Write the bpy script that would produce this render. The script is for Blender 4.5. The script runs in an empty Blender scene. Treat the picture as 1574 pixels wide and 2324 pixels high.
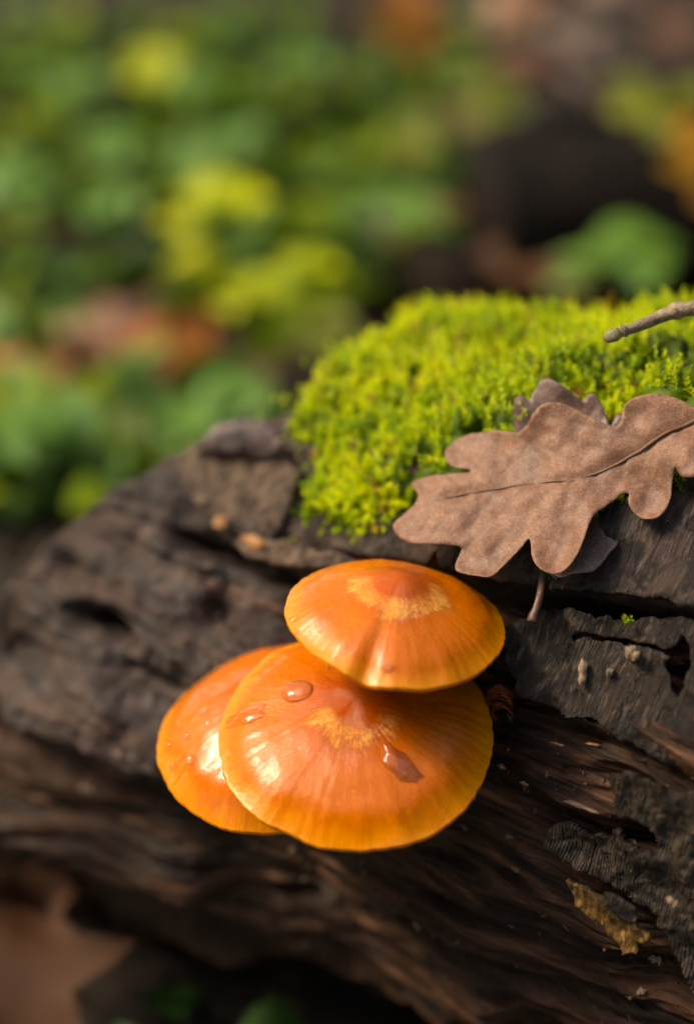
import bpy, math, random
import numpy as np
from mathutils import Vector, Matrix
from mathutils.geometry import delaunay_2d_cdt

random.seed(7)
RNG = np.random.default_rng(11)
U = 0.01                      # everything below is written in centimetres; the scene itself is in metres
SC = bpy.context.scene
COL = SC.collection

# ------------------------------------------------------------------ camera
PITCH = math.radians(33)
LENS, SENS = 62.0, 36.0
FWD = np.array([0, math.cos(PITCH), -math.sin(PITCH)])
UPV = np.array([0, math.sin(PITCH), math.cos(PITCH)])
RGT = np.array([1.0, 0, 0])
CAM = np.array([-0.08, -20.05, 16.88])
cd = bpy.data.cameras.new('camera')
cam = bpy.data.objects.new('camera', cd)
COL.objects.link(cam)
cam.location = CAM * U
cam.rotation_euler = (math.pi / 2 - PITCH, 0, 0)
cd.sensor_fit = 'VERTICAL'
cd.sensor_height = SENS
cd.sensor_width = 24
cd.lens = LENS
cd.clip_start = 0.005
cd.clip_end = 200
cd.dof.use_dof = True
cd.dof.focus_distance = 25.6 * U
cd.dof.aperture_fstop = 5.4
SC.camera = cam

# ------------------------------------------------------------------ sky, sun, exposure
SUN = np.array([-0.72, 0.16, 0.68]); SUN = SUN / np.linalg.norm(SUN)
w = bpy.data.worlds.new('World'); SC.world = w
w.use_nodes = True
wn = w.node_tree.nodes; wl = w.node_tree.links
sky = wn.new('ShaderNodeTexSky'); sky.sky_type = 'NISHITA'; sky.sun_disc = False
sky.sun_elevation = math.asin(SUN[2])
sky.sun_rotation = math.atan2(SUN[0], SUN[1])
sky.air_density = 1.0; sky.dust_density = 2.5; sky.ozone_density = 1.0
wl.new(sky.outputs[0], wn['Background'].inputs[0])
wn['Background'].inputs[1].default_value = 0.15
sd = bpy.data.lights.new('sun', 'SUN'); sd.energy = 1.5; sd.angle = math.radians(18); sd.color = (1.0, 0.90, 0.74)
sun = bpy.data.objects.new('sun', sd); COL.objects.link(sun)
sun.rotation_euler = Vector(SUN).to_track_quat('Z', 'Y').to_euler()
SC.view_settings.view_transform = 'Standard'
SC.view_settings.look = 'None'
SC.view_settings.exposure = 1.8
SC.view_settings.use_white_balance = True      # the photographer's daylight-in-shade balance
SC.view_settings.white_balance_temperature = 7600
SC.view_settings.white_balance_tint = 8
SC.view_settings.gamma = 1.0
SC.render.engine = 'CYCLES'
SC.cycles.use_denoising = True
SC.cycles.max_bounces = 8

# ------------------------------------------------------------------ numbers: rays, noise
def unproj(x, y, d):
    """point of the place seen at pixel (x, y) of the 1574 x 2324 photograph, d cm deep"""
    k = SENS / LENS / 2324.0 * np.asarray(d, float)
    x = np.asarray(x, float); y = np.asarray(y, float)
    return CAM + np.multiply.outer(d * np.ones_like(x), FWD) + np.multiply.outer((x - 787) * k, RGT) + np.multiply.outer((1162 - y) * k, UPV)

def ray(x, y):
    v = unproj(x, y, 1.0) - CAM
    return v

def on_plane(x, y, z):
    v = ray(x, y)
    return CAM + v * ((z - CAM[2]) / v[2])

def sstep(a, b, x):
    t = np.clip((np.asarray(x, float) - a) / (b - a), 0, 1)
    return t * t * (3 - 2 * t)

PERM = np.random.default_rng(3).permutation(256); PERM = np.concatenate([PERM] * 3)
GRAD = np.random.default_rng(4).normal(size=(256, 3)); GRAD /= np.linalg.norm(GRAD, axis=1)[:, None]

def perlin(x, y, z=0.0):
    x, y, z = np.broadcast_arrays(np.asarray(x, float), np.asarray(y, float), np.asarray(z, float))
    xi = np.floor(x).astype(int); yi = np.floor(y).astype(int); zi = np.floor(z).astype(int)
    xf = x - xi; yf = y - yi; zf = z - zi
    f = lambda t: t * t * t * (t * (t * 6 - 15) + 10)
    u, v, ww = f(xf), f(yf), f(zf)
    xi &= 255; yi &= 255; zi &= 255
    def g(a, b, c):
        h = PERM[PERM[PERM[xi + a] + yi + b] + zi + c]
        G = GRAD[h]
        return G[..., 0] * (xf - a) + G[..., 1] * (yf - b) + G[..., 2] * (zf - c)
    x00 = g(0, 0, 0) * (1 - u) + g(1, 0, 0) * u
    x10 = g(0, 1, 0) * (1 - u) + g(1, 1, 0) * u
    x01 = g(0, 0, 1) * (1 - u) + g(1, 0, 1) * u
    x11 = g(0, 1, 1) * (1 - u) + g(1, 1, 1) * u
    return ((x00 * (1 - v) + x10 * v) * (1 - ww) + (x01 * (1 - v) + x11 * v) * ww) * 1.6

def fbm(x, y, z=0.0, o=4, gain=0.5):
    r = 0; a = 1.0
    for i in range(o):
        r = r + a * perlin(x * 2 ** i + 17.3 * i, y * 2 ** i + 5.1 * i, np.asarray(z) * 2 ** i + 9.7 * i)
        a *= gain
    return r

# ------------------------------------------------------------------ mesh helpers
def mesh_np(name, V, quads=None, tris=None, smooth=True, uv=None, attrs=None):
    me = bpy.data.meshes.new(name)
    V = np.asarray(V, float)
    me.vertices.add(len(V)); me.vertices.foreach_set('co', (V * U).ravel().astype(np.float32))
    li = []; lt = []
    if quads is not None and len(quads):
        q = np.asarray(quads, np.int32); li.append(q.ravel()); lt.append(np.full(len(q), 4, np.int32))
    if tris is not None and len(tris):
        q = np.asarray(tris, np.int32); li.append(q.ravel()); lt.append(np.full(len(q), 3, np.int32))
    li = np.concatenate(li); lt = np.concatenate(lt)
    me.loops.add(len(li)); me.loops.foreach_set('vertex_index', li)
    me.polygons.add(len(lt))
    me.polygons.foreach_set('loop_start', np.concatenate([[0], np.cumsum(lt)[:-1]]).astype(np.int32))
    me.polygons.foreach_set('loop_total', lt)
    me.polygons.foreach_set('use_smooth', np.full(len(lt), bool(smooth)))
    me.update(calc_edges=True)
    if attrs:
        for k, a in attrs.items():
            a = np.asarray(a, np.float32)
            if a.ndim == 1:
                at = me.attributes.new(k, 'FLOAT', 'POINT'); at.data.foreach_set('value', a)
            else:
                at = me.attributes.new(k, 'FLOAT_VECTOR', 'POINT'); at.data.foreach_set('vector', a.ravel())
    me.validate()
    return me

def link(name, me, m=None, parent=None, **props):
    o = bpy.data.objects.new(name, me); COL.objects.link(o)
    if m is not None and me is not None and not me.materials:
        me.materials.append(m)
    if parent is not None: o.parent = parent
    for k, v in props.items():
        if v: o[k] = v
    return o

def thing(name, label, cat, loc=(0, 0, 0), group=None):
    o = bpy.data.objects.new(name, None); COL.objects.link(o)
    o.empty_display_size = 0.01
    o.location = np.asarray(loc, float) * U
    o['label'] = label; o['category'] = cat
    if group: o['group'] = group
    return o

def grid_quads(n, m, wrap_m=False):
    i = np.arange(n - 1)[:, None]; j = np.arange(m if wrap_m else m - 1)[None, :]
    j2 = (j + 1) % m
    return np.stack([i * m + j, (i + 1) * m + j, (i + 1) * m + j2, i * m + j2], -1).reshape(-1, 4)

def tube(path, rad, n=12, cap=True, wob=0.0, seed=0):
    path = np.asarray(path, float); k = len(path); rad = np.broadcast_to(np.asarray(rad, float), (k,))
    T = np.gradient(path, axis=0); T /= np.linalg.norm(T, axis=1)[:, None]
    ref = np.array([0.13, 0.21, 0.97])
    A = np.cross(T, ref); A /= np.linalg.norm(A, axis=1)[:, None]
    B = np.cross(T, A)
    th = np.linspace(0, 2 * np.pi, n, endpoint=False)
    L_ = np.concatenate([[0], np.cumsum(np.linalg.norm(np.diff(path, axis=0), axis=1))]) / rad.max()
    rr = rad[:, None] * (1 + wob * fbm(np.cos(th)[None] * 1.7 + seed, np.sin(th)[None] * 1.7, L_[:, None] * .35, 3))
    V = path[:, None] + rr[..., None] * (np.cos(th)[None, :, None] * A[:, None] + np.sin(th)[None, :, None] * B[:, None])
    V = V.reshape(-1, 3); q = grid_quads(k, n, True); tr = []
    if cap:
        a = len(V); V = np.vstack([V, path[:1], path[-1:]])
        for j in range(n):
            tr.append((a, j, (j + 1) % n)); tr.append((a + 1, (k - 1) * n + (j + 1) % n, (k - 1) * n + j))
    return V, q, np.array(tr, int).reshape(-1, 3)

def smooth_path(pts, n):
    pts = np.asarray(pts, float); k = len(pts)
    P = np.vstack([2 * pts[0] - pts[1], pts, 2 * pts[-1] - pts[-2]])
    out = []
    for t in np.linspace(0, k - 1 - 1e-6, n):
        i = int(t); f = t - i; p0, p1, p2, p3 = P[i:i + 4]
        out.append(0.5 * (2 * p1 + (p2 - p0) * f + (2 * p0 - 5 * p1 + 4 * p2 - p3) * f * f + (3 * p1 - p0 - 3 * p2 + p3) * f ** 3))
    return np.array(out)

def resample(poly, step, closed=True):
    poly = np.asarray(poly, float)
    P = np.vstack([poly, poly[:1]]) if closed else poly
    out = []
    for a, b in zip(P[:-1], P[1:]):
        k = max(1, int(np.ceil(np.linalg.norm(b - a) / step)))
        for i in range(k): out.append(a + (b - a) * i / k)
    if not closed: out.append(P[-1])
    return np.array(out)

def inside(pts, poly):
    x, y = pts[:, 0], pts[:, 1]; r = np.zeros(len(pts), bool)
    px, py = poly[:, 0], poly[:, 1]; qx, qy = np.roll(px, -1), np.roll(py, -1)
    for a, b, c, d in zip(px, py, qx, qy):
        if b == d: continue
        hit = ((b > y) != (d > y)) & (x < (c - a) * (y - b) / (d - b) + a)
        r ^= hit
    return r

def edge_dist(pts, poly):
    a = poly; b = np.roll(poly, -1, 0); best = np.full(len(pts), 1e9)
    for p, q in zip(a, b):
        d = q - p; L = max(d @ d, 1e-12)
        t = np.clip(((pts - p) @ d) / L, 0, 1)
        best = np.minimum(best, np.linalg.norm(pts - (p + t[:, None] * d), axis=1))
    return best

def fill(poly, step, holes=(), seed=0):
    """triangles filling a 2D outline: outline points first, jittered points inside"""
    poly = np.asarray(poly, float); holes = [np.asarray(h, float) for h in holes]
    lo, hi = poly.min(0), poly.max(0)
    gx, gy = np.meshgrid(np.arange(lo[0], hi[0], step), np.arange(lo[1], hi[1], step))
    P = np.stack([gx.ravel(), gy.ravel()], 1)
    P[::1] += np.random.default_rng(seed).uniform(-.25, .25, P.shape) * step
    ok = inside(P, poly) & (edge_dist(P, poly) > step * .45)
    for h in holes: ok &= ~inside(P, h) & (edge_dist(P, h) > step * .45)
    P = P[ok]
    pts = np.vstack([poly] + holes + [P]); E = []; b = 0
    for c in [poly] + holes:
        n = len(c); E += [(b + i, b + (i + 1) % n) for i in range(n)]; b += n
    r = delaunay_2d_cdt([Vector(p) for p in pts], E, [], 0, 1e-5)
    V = np.array([tuple(v) for v in r[0]]); F = np.array([f for f in r[2] if len(f) == 3])
    c = V[F].mean(1); k = inside(c, poly)
    for h in holes: k &= ~inside(c, h)
    F = F[k]
    return V, F

def shell(top, bot, F):
    """closed shell from a top and a bottom copy of one triangulation"""
    n = len(top)
    E = np.sort(np.concatenate([F[:, [0, 1]], F[:, [1, 2]], F[:, [2, 0]]]), axis=1)
    D = np.concatenate([F[:, [0, 1]], F[:, [1, 2]], F[:, [2, 0]]])
    key = E[:, 0].astype(np.int64) * (n + 1) + E[:, 1]
    _, inv, cnt = np.unique(key, return_inverse=True, return_counts=True)
    B = D[cnt[inv] == 1]
    V = np.vstack([top, bot])
    tr = np.vstack([F, F[:, ::-1] + n, np.stack([B[:, 1], B[:, 0], B[:, 0] + n], 1), np.stack([B[:, 1], B[:, 0] + n, B[:, 1] + n], 1)])
    return V, tr

# ------------------------------------------------------------------ material helper
class Mat:
    def __init__(s, name):
        s.m = bpy.data.materials.new(name); s.m.use_nodes = True
        s.t = s.m.node_tree; s.p = s.t.nodes['Principled BSDF']; s.out = s.t.nodes['Material Output']
    def n(s, typ, **kw):
        nd = s.t.nodes.new('ShaderNode' + typ)
        for k, v in kw.items():
            if k[0] == '_':
                i = k[1:]; i = int(i) if i.isdigit() else i.replace('_', ' ')
                s.set(nd.inputs[i], v)
            else: setattr(nd, k, v)
        return nd
    def set(s, sock, v):
        if isinstance(v, bpy.types.NodeSocket): s.t.links.new(v, sock)
        elif isinstance(v, bpy.types.Node): s.t.links.new(v.outputs[0], sock)
        else:
            if sock.type == 'RGBA' and not np.isscalar(v) and len(v) == 3: v = (*v, 1)
            sock.default_value = v
    def math(s, op, a, b=0.0, c=0.0, clamp=False):
        nd = s.n('Math', operation=op, use_clamp=clamp); s.set(nd.inputs[0], a); s.set(nd.inputs[1], b); s.set(nd.inputs[2], c); return nd.outputs[0]
    def attr(s, name, out='Fac'):
        nd = s.n('Attribute', attribute_name=name); return nd.outputs[out]
    def obj(s, scale=(100, 100, 100)):
        tc = s.n('TexCoord'); mp = s.n('Mapping'); s.set(mp.inputs[0], tc.outputs['Object']); mp.inputs['Scale'].default_value = scale; return mp.outputs[0]
    def scale(s, vec, sc):
        mp = s.n('Mapping'); s.set(mp.inputs[0], vec); mp.inputs['Scale'].default_value = sc; return mp.outputs[0]
    def noise(s, vec, scale, detail=4, rough=.55, dist=0.0):
        nd = s.n('TexNoise'); s.set(nd.inputs['Vector'], vec); nd.inputs['Scale'].default_value = scale
        nd.inputs['Detail'].default_value = detail; nd.inputs['Roughness'].default_value = rough; nd.inputs['Distortion'].default_value = dist
        return nd.outputs['Fac']
    def ramp(s, fac, stops, interp='LINEAR'):
        nd = s.n('ValToRGB'); s.set(nd.inputs[0], fac); r = nd.color_ramp; r.interpolation = interp
        while len(r.elements) < len(stops): r.elements.new(.5)
        for e, (p, c) in zip(r.elements, stops):
            e.position = p; e.color = (c, c, c, 1) if np.isscalar(c) else (*c, 1)
        return nd.outputs[0]
    def mix(s, fac, a, b, blend='MIX'):
        nd = s.n('Mix', data_type='RGBA', blend_type=blend); s.set(nd.inputs[0], fac); s.set(nd.inputs[6], a); s.set(nd.inputs[7], b); return nd.outputs[2]
    def range(s, v, a, b, c=0.0, d=1.0):
        nd = s.n('MapRange'); s.set(nd.inputs[0], v)
        for i, x in enumerate((a, b, c, d)): s.set(nd.inputs[i + 1], x)
        return nd.outputs[0]
    def bump(s, h, strength, dist, normal=None):
        nd = s.n('Bump'); nd.inputs['Strength'].default_value = strength; nd.inputs['Distance'].default_value = dist; s.set(nd.inputs['Height'], h)
        if normal is not None: s.set(nd.inputs['Normal'], normal)
        return nd.outputs[0]
    def P(s, **kw):
        for k, v in kw.items(): s.set(s.p.inputs[k.replace('_', ' ')], v)
        return s.m

def mat_log():
    m = Mat('rotten_wood'); st = m.attr('st', 'Vector'); bk = m.attr('bark')
    o = m.obj()
    streak = m.noise(m.scale(st, (.28, 3.0, 1)), 1.0, 6, .66, .5)
    fine = m.noise(m.scale(st, (1.2, 16, 1)), 1.0, 4, .6, .3)
    blot = m.noise(o, .55, 3, .5)
    iso = m.noise(o, 2.6, 6, .62)
    wood = m.ramp(streak, [(.36, (.0015, .0008, .0006)), (.47, (.011, .0046, .0026)), (.57, (.062, .0265, .0145)), (.70, (.22, .105, .057))])
    wood = m.mix(m.range(fine, .35, .7), wood, m.mix(.35, wood, (.060, .030, .016)))
    wood = m.mix(m.range(blot, .5, .72, 0, .55), wood, (.010, .006, .005))
    bark = m.ramp(iso, [(.30, (.003, .002, .0019)), (.44, (.016, .0112, .0110)), (.55, (.052, .037, .036)), (.70, (.165, .115, .098))])
    bark = m.mix(m.range(blot, .42, .66, 0, .7), bark, m.mix(.4, bark, (.10, .058, .036)))
    bark = m.mix(.50, bark, wood)
    c = m.mix(bk, wood, bark)
    h = m.math('ADD', m.math('MULTIPLY', fine, .8), m.math('MULTIPLY', iso, .7))
    nrm = m.bump(h, .8, .0012)
    return m.P(Base_Color=c, Roughness=m.range(blot, .35, .7, .42, .78), Specular_IOR_Level=m.range(bk, 0, 1, .14, .32), Normal=nrm)

def mat_bark(name, ramp4, ridge=0.0, warm=None):
    m = Mat(name); st = m.attr('st', 'Vector'); o = m.obj()
    iso = m.noise(o, 4.2, 6, .65)
    big = m.noise(o, .9, 3, .5)
    vf = m.noise(m.scale(st, (15, 1.6, 1)), 1.0, 5, .62, 1.1)
    f = m.math('ADD', m.math('MULTIPLY', iso, .5), m.math('MULTIPLY', vf, .5))
    c = m.ramp(f, [(.34, ramp4[0]), (.46, ramp4[1]), (.56, ramp4[2]), (.70, ramp4[3])])
    if warm: c = m.mix(m.range(big, .42, .62), c, m.mix(.6, c, warm))
    stain = m.noise(o, 1.7, 5, .62, .6)
    c = m.mix(m.range(stain, .47, .60, 0, .85), c, ramp4[0])
    fl = m.noise(m.scale(st, (9, 2.2, 1)), 1.0, 5, .6, .3)
    c = m.mix(m.range(fl, .57, .70, 0, .8), c, ramp4[3])
    h = m.math('ADD', m.math('MULTIPLY', iso, .6), m.math('ADD', m.math('MULTIPLY', vf, .9), m.math('MULTIPLY', stain, -.8)))
    nrm = m.bump(h, 1.0, .0015)
    if ridge:
        wv = m.n('TexWave', wave_type='BANDS', bands_direction='X')
        cw = m.n('VectorMath', operation='MULTIPLY_ADD'); nz = m.n('TexNoise'); m.set(nz.inputs['Vector'], st); nz.inputs['Scale'].default_value = .75; nz.inputs['Detail'].default_value = 1.0
        m.set(cw.inputs[0], nz.outputs['Color']); cw.inputs[1].default_value = (.55, .2, 0); m.set(cw.inputs[2], st)
        m.set(wv.inputs['Vector'], m.scale(cw.outputs[0], (1, .30, 1)))
        wv.inputs['Scale'].default_value = ridge; wv.inputs['Distortion'].default_value = 3.0
        wv.inputs['Detail'].default_value = 2.5; wv.inputs['Detail Scale'].default_value = 1.6
        wf = wv.outputs['Fac']
        c = m.mix(m.math('MULTIPLY', m.range(wf, .55, .95, 0, .6), m.range(iso, .38, .6, .15, 1)), c, m.mix(.75, c, (.24, .175, .115)))
        nrm = m.bump(wf, .8, .0005, nrm)
    return m.P(Base_Color=c, Roughness=.58, Specular_IOR_Level=.3, Normal=nrm)

def mat_cap(name, deep, mid, edge, wet, ring0, ring1, front):
    m = Mat(name); rad = m.attr('rad'); dv = m.attr('dir', 'Vector'); o = m.obj()
    sep = m.n('SeparateXYZ'); m.set(sep.inputs[0], dv)
    cmb = m.n('CombineXYZ'); m.set(cmb.inputs[0], m.math('MULTIPLY', sep.outputs[0], 15)); m.set(cmb.inputs[1], m.math('MULTIPLY', sep.outputs[1], 15)); m.set(cmb.inputs[2], m.math('MULTIPLY', rad, 2.6))
    streak = m.noise(cmb, 1.0, 5, .6)
    cm2 = m.n('CombineXYZ'); m.set(cm2.inputs[0], m.math('MULTIPLY', sep.outputs[0], 60)); m.set(cm2.inputs[1], m.math('MULTIPLY', sep.outputs[1], 60)); m.set(cm2.inputs[2], m.math('MULTIPLY', rad, 22))
    fib = m.noise(cm2, 1.0, 4, .6)
    blot = m.noise(o, 1.1, 4, .55)
    r2 = m.math('ADD', rad, m.math('ADD', m.math('MULTIPLY', m.math('SUBTRACT', streak, .5), .13), m.math('MULTIPLY', m.math('SUBTRACT', blot, .5), .35)))
    c = m.ramp(r2, [(.0, deep), (.22, deep), (.55, mid), (.86, mid), (1, edge)])
    c = m.mix(m.range(blot, .44, .68, 0, .55), c, m.mix(.55, c, deep))
    c = m.mix(m.range(fib, .46, .72, 0, .5), c, m.mix(.5, c, edge))
    # remains of the veil: feathery yellow fringe round the boss
    cm3 = m.n('CombineXYZ'); m.set(cm3.inputs[0], m.math('MULTIPLY', sep.outputs[0], 30)); m.set(cm3.inputs[1], m.math('MULTIPLY', sep.outputs[1], 30)); m.set(cm3.inputs[2], m.math('MULTIPLY', rad, 4))
    fn = m.noise(cm3, 1.0, 5, .72, .8)
    cm4 = m.n('CombineXYZ'); m.set(cm4.inputs[0], m.math('MULTIPLY', sep.outputs[0], 46)); m.set(cm4.inputs[1], m.math('MULTIPLY', sep.outputs[1], 46)); m.set(cm4.inputs[2], m.math('MULTIPLY', rad, 24))
    fl = m.noise(cm4, 1.0, 4, .7, .9)
    pat = m.noise(o, 2.4, 3, .6)
    inn = m.range(m.math('ADD', rad, m.math('MULTIPLY', m.math('SUBTRACT', pat, .5), .14)), ring0 - .05, ring0 + .03)
    outw = m.math('ADD', m.math('MULTIPLY', m.math('ADD', m.math('SUBTRACT', fn, .5), m.math('SUBTRACT', pat, .5)), .40), ring1)
    oth = m.range(m.math('SUBTRACT', outw, rad), -.015, .035)
    fl = m.math('ADD', m.math('MULTIPLY', fl, .55), m.math('MULTIPLY', m.noise(o, 19, 4, .7), .45))
    ang = m.range(m.math('ADD', m.math('ADD', m.math('MULTIPLY', sep.outputs[1], -1), m.math('MULTIPLY', sep.outputs[0], -.12)), m.math('MULTIPLY', m.math('SUBTRACT', streak, .5), 1.3)), front, front + .35)
    veil = m.math('MULTIPLY', m.math('MULTIPLY', inn, oth), m.math('MULTIPLY', ang, m.range(m.math('ADD', fl, m.math('MULTIPLY', m.math('SUBTRACT', pat, .5), .6)), .36, .62)), clamp=True)
    c = m.mix(m.math('MULTIPLY', veil, m.range(fl, .35, .65, .45, .95)), c, (.95, .43, .07))
    # fine striate margin
    wv = m.n('CombineXYZ'); m.set(wv.inputs[0], m.attr('angk'))
    stn = m.noise(wv.outputs[0], 1.0, 2, .5)
    mg = m.range(rad, .90, .97)
    c = m.mix(m.math('MULTIPLY', mg, m.range(stn, .4, .62, 0, .55)), c, (.42, .135, .006))
    # pinpoint specks
    vor = m.n('TexVoronoi'); m.set(vor.inputs['Vector'], o); vor.inputs['Scale'].default_value = 3.3
    dot = m.math('LESS_THAN', vor.outputs['Distance'], .035)
    c = m.mix(m.math('MULTIPLY', dot, .7), c, (.85, .5, .2))
    h = m.math('ADD', m.math('MULTIPLY', fib, .55), m.math('ADD', m.math('MULTIPLY', veil, .9), m.math('MULTIPLY', m.noise(o, 16, 3, .6), .30)))
    h = m.math('ADD', h, m.math('MULTIPLY', m.math('MULTIPLY', mg, stn), .8))
    nrm = m.bump(h, .5, .0003)
    wetm = m.noise(o, .8, 3, .5)
    rough = m.range(m.math('ADD', m.math('MULTIPLY', fib, .3), m.math('MULTIPLY', wetm, .7)), .35, .62, .22 - .04 * wet, .36 - .08 * wet)
    rough = m.math('ADD', rough, m.math('MULTIPLY', veil, .25))
    m.P(Base_Color=c, Roughness=rough, Specular_IOR_Level=.27, Normal=nrm, Subsurface_Weight=.35, Subsurface_Scale=.0014,
        Coat_Weight=.05 + .6 * wet, Coat_Roughness=.10, Coat_IOR=1.33)
    m.p.inputs['Subsurface Radius'].default_value = (1.0, .42, .12)
    return m.m

def mat_simple(name, a, b, scale=3, rough=.6, bumpd=.0004, sss=0, spec=.4):
    m = Mat(name); o = m.obj(); f = m.noise(o, scale, 5, .6)
    c = m.ramp(f, [(.3, a), (.7, b)])
    m.P(Base_Color=c, Roughness=rough, Specular_IOR_Level=spec, Normal=m.bump(m.noise(o, scale * 4, 4, .6), .5, bumpd))
    if sss: m.P(Subsurface_Weight=sss, Subsurface_Scale=.001)
    return m.m

def mat_leafy(name, cols, rough=.4, trans=.45, tint=(1.3, 1.2, .4), vein=None, spec=.5):
    """leaf: varied between objects and across each leaf, letting sunlight through"""
    m = Mat(name); oi = m.n('ObjectInfo'); o = m.obj()
    st = [(i / max(1, len(cols) - 1), c) for i, c in enumerate(cols)]
    f = m.math('ADD', oi.outputs['Random'], m.math('MULTIPLY', m.math('SUBTRACT', m.noise(o, 2.2, 4, .6), .5), .5))
    c = m.ramp(f, st)
    if vein is not None:
        c = m.mix(m.math('MULTIPLY', m.attr('vein'), .8), c, vein)
    m.P(Base_Color=c, Roughness=rough, Specular_IOR_Level=spec, Normal=m.bump(m.noise(o, 9, 4, .6), .4, .0005))
    tr = m.n('BsdfTranslucent'); m.set(tr.inputs[0], m.mix(1.0, c, (*tint, 1), 'MULTIPLY'))
    mx = m.n('MixShader'); mx.inputs[0].default_value = trans
    m.t.links.new(m.p.outputs[0], mx.inputs[1]); m.t.links.new(tr.outputs[0], mx.inputs[2]); m.t.links.new(mx.outputs[0], m.out.inputs[0])
    return m.m

def mat_water():
    m = Mat('water')
    m.P(Base_Color=(1, 1, 1), Roughness=.015, IOR=1.33, Transmission_Weight=1.0)
    tr = m.n('BsdfTransparent'); gl = m.n('BsdfGlossy'); gl.inputs['Roughness'].default_value = .04
    fr = m.n('LayerWeight'); fr.inputs['Blend'].default_value = .22
    a = m.n('MixShader'); m.set(a.inputs[0], m.math('ADD', m.math('MULTIPLY', fr.outputs['Fresnel'], .9), .03)); m.t.links.new(tr.outputs[0], a.inputs[1]); m.t.links.new(gl.outputs[0], a.inputs[2])
    mx = m.n('MixShader'); mx.inputs[0].default_value = .55
    m.t.links.new(m.p.outputs[0], mx.inputs[1]); m.t.links.new(a.outputs[0], mx.inputs[2]); m.t.links.new(mx.outputs[0], m.out.inputs[0])
    return m.m

M = {}
M['log'] = mat_log()
M['bark_top'] = mat_bark('wet_top_bark', [(.008, .0055, .005), (.028, .020, .017), (.062, .045, .039), (.15, .107, .088)], warm=(.085, .050, .034))
M['bark_grey'] = mat_bark('grey_bark', [(.005, .0036, .003), (.015, .0105, .008), (.042, .029, .021), (.15, .102, .066)], warm=(.026, .015, .009))
M['bark_ridge'] = mat_bark('ridged_bark', [(.005, .0036, .0026), (.016, .011, .0078), (.042, .029, .019), (.11, .076, .048)], ridge=6.6)
M['bark_tan'] = mat_bark('tan_bark', [(.022, .014, .010), (.075, .048, .034), (.17, .112, .076), (.32, .22, .14)], ridge=0)
M['knob'] = mat_simple('purple_grey_bark', (.05, .034, .033), (.145, .100, .096), 2.0, .6, .001)
M['amber'] = mat_bark('amber_flake', [(.04, .022, .008), (.12, .062, .016), (.26, .125, .024), (.44, .26, .09)])  # amber bark, its colours raised to look backlit; the shader is opaque
M['chip'] = mat_simple('pale_wood_chip', (.11, .068, .042), (.24, .16, .10), 9, .6)
M['chip_orange'] = mat_simple('orange_wood_chip', (.22, .09, .03), (.45, .22, .08), 9, .6)
M['soil'] = mat_simple('soil', (.006, .0035, .0022), (.024, .014, .008), .9, .85, .004)
M['water'] = mat_water()
M['gill'] = mat_simple('gills', (.50, .25, .06), (.62, .35, .10), 5, .7, .0002, .3)
M['stem'] = mat_simple('stem', (.16, .055, .012), (.42, .20, .05), 6, .6, .0004, .2)
M['debris'] = mat_simple('rusty_bark_curl', (.14, .024, .006), (.46, .10, .02), 7, .5, .0006, .2)
M['twig'] = mat_simple('twig_bark', (.10, .066, .038), (.34, .25, .16), 7, .55, .0007)
M['bud'] = mat_simple('twig_bud', (.12, .10, .045), (.27, .24, .12), 10, .55, .0004)
M['oak'] = None

# ================================================================== GROUND
GZ = -9.4
def ground_h(x, y):
    return GZ + .7 * fbm(x * .06, y * .06, 1.3, 3) + .25 * fbm(x * .35, y * .35, 4.1, 3) - 2.6 * np.exp(-(((x - 6.5) / 6.5) ** 2 + ((y - 26.5) / 5.0) ** 2))
gs = np.concatenate([-np.geomspace(2500, 62, 16), np.arange(-60, 60.1, .8), np.geomspace(62, 2500, 16)])
gx, gy = np.meshgrid(gs, gs + 25)
gv = np.stack([gx, gy, ground_h(gx, gy)], -1).reshape(-1, 3)
link('ground', mesh_np('ground', gv, grid_quads(len(gs), len(gs))[:, ::-1]), M['soil'], kind='structure')

# ================================================================== FALLEN LOG
AX = np.array([-0.839, 0.545, 0.0]); AX /= np.linalg.norm(AX)
PV = np.array([0.545, 0.839, 0.0]); PV /= np.linalg.norm(PV)
ZV = np.array([0, 0, 1.0])
C0 = 6.3 * PV + np.array([0, 0, -3.3])
R0 = 6.0
def Rb(s, th):
    r = R0 + .75 * np.exp(-((th - 1.75) / .55) ** 2) + .42 * fbm(s * .16, th * 1.1, 2.2, 3)
    r = r + np.interp(s, [-2.0, -1.1, 1.55, 3.3, 4.0, 9.5], [.35, .24, -.35, -.61, -1.0, -1.7]) * sstep(.2, 1.1, th)
    r = r + 1.5 * sstep(1.5, 8, s) * np.exp(-((th + .62) / .45) ** 2)
    return r
def rdir(th):
    return -np.multiply.outer(np.cos(th), PV) + np.multiply.outer(np.sin(th), ZV)
def logp(s, th, h=0.0):
    s = np.asarray(s, float); th = np.asarray(th, float)
    return C0 + np.multiply.outer(s, AX) + (Rb(s, th) + h)[..., None] * rdir(th)
def to_log(p):
    q = p - C0; s = q @ AX; a = -(q @ PV); z = q[..., 2]
    return s, np.arctan2(z, a), np.hypot(a, z)
def on_log(pts, h=0.0):
    """(s, theta) where the sight line of each photograph pixel meets the log"""
    out = []
    d = np.arange(19, 48, .04)
    for x, y in pts:
        P = CAM + np.multiply.outer(d, ray(x, y))
        s, th, r = to_log(P); f = r - Rb(s, th) - h
        k = np.where(f < 0)[0]
        i = k[0] if len(k) else int(np.argmin(f))
        if len(k) and i > 0:
            t = f[i - 1] / (f[i - 1] - f[i]); out.append((s[i - 1] + t * (s[i] - s[i - 1]), th[i - 1] + t * (th[i] - th[i - 1])))
        else: out.append((s[i], th[i]))
    return np.array(out)

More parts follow.
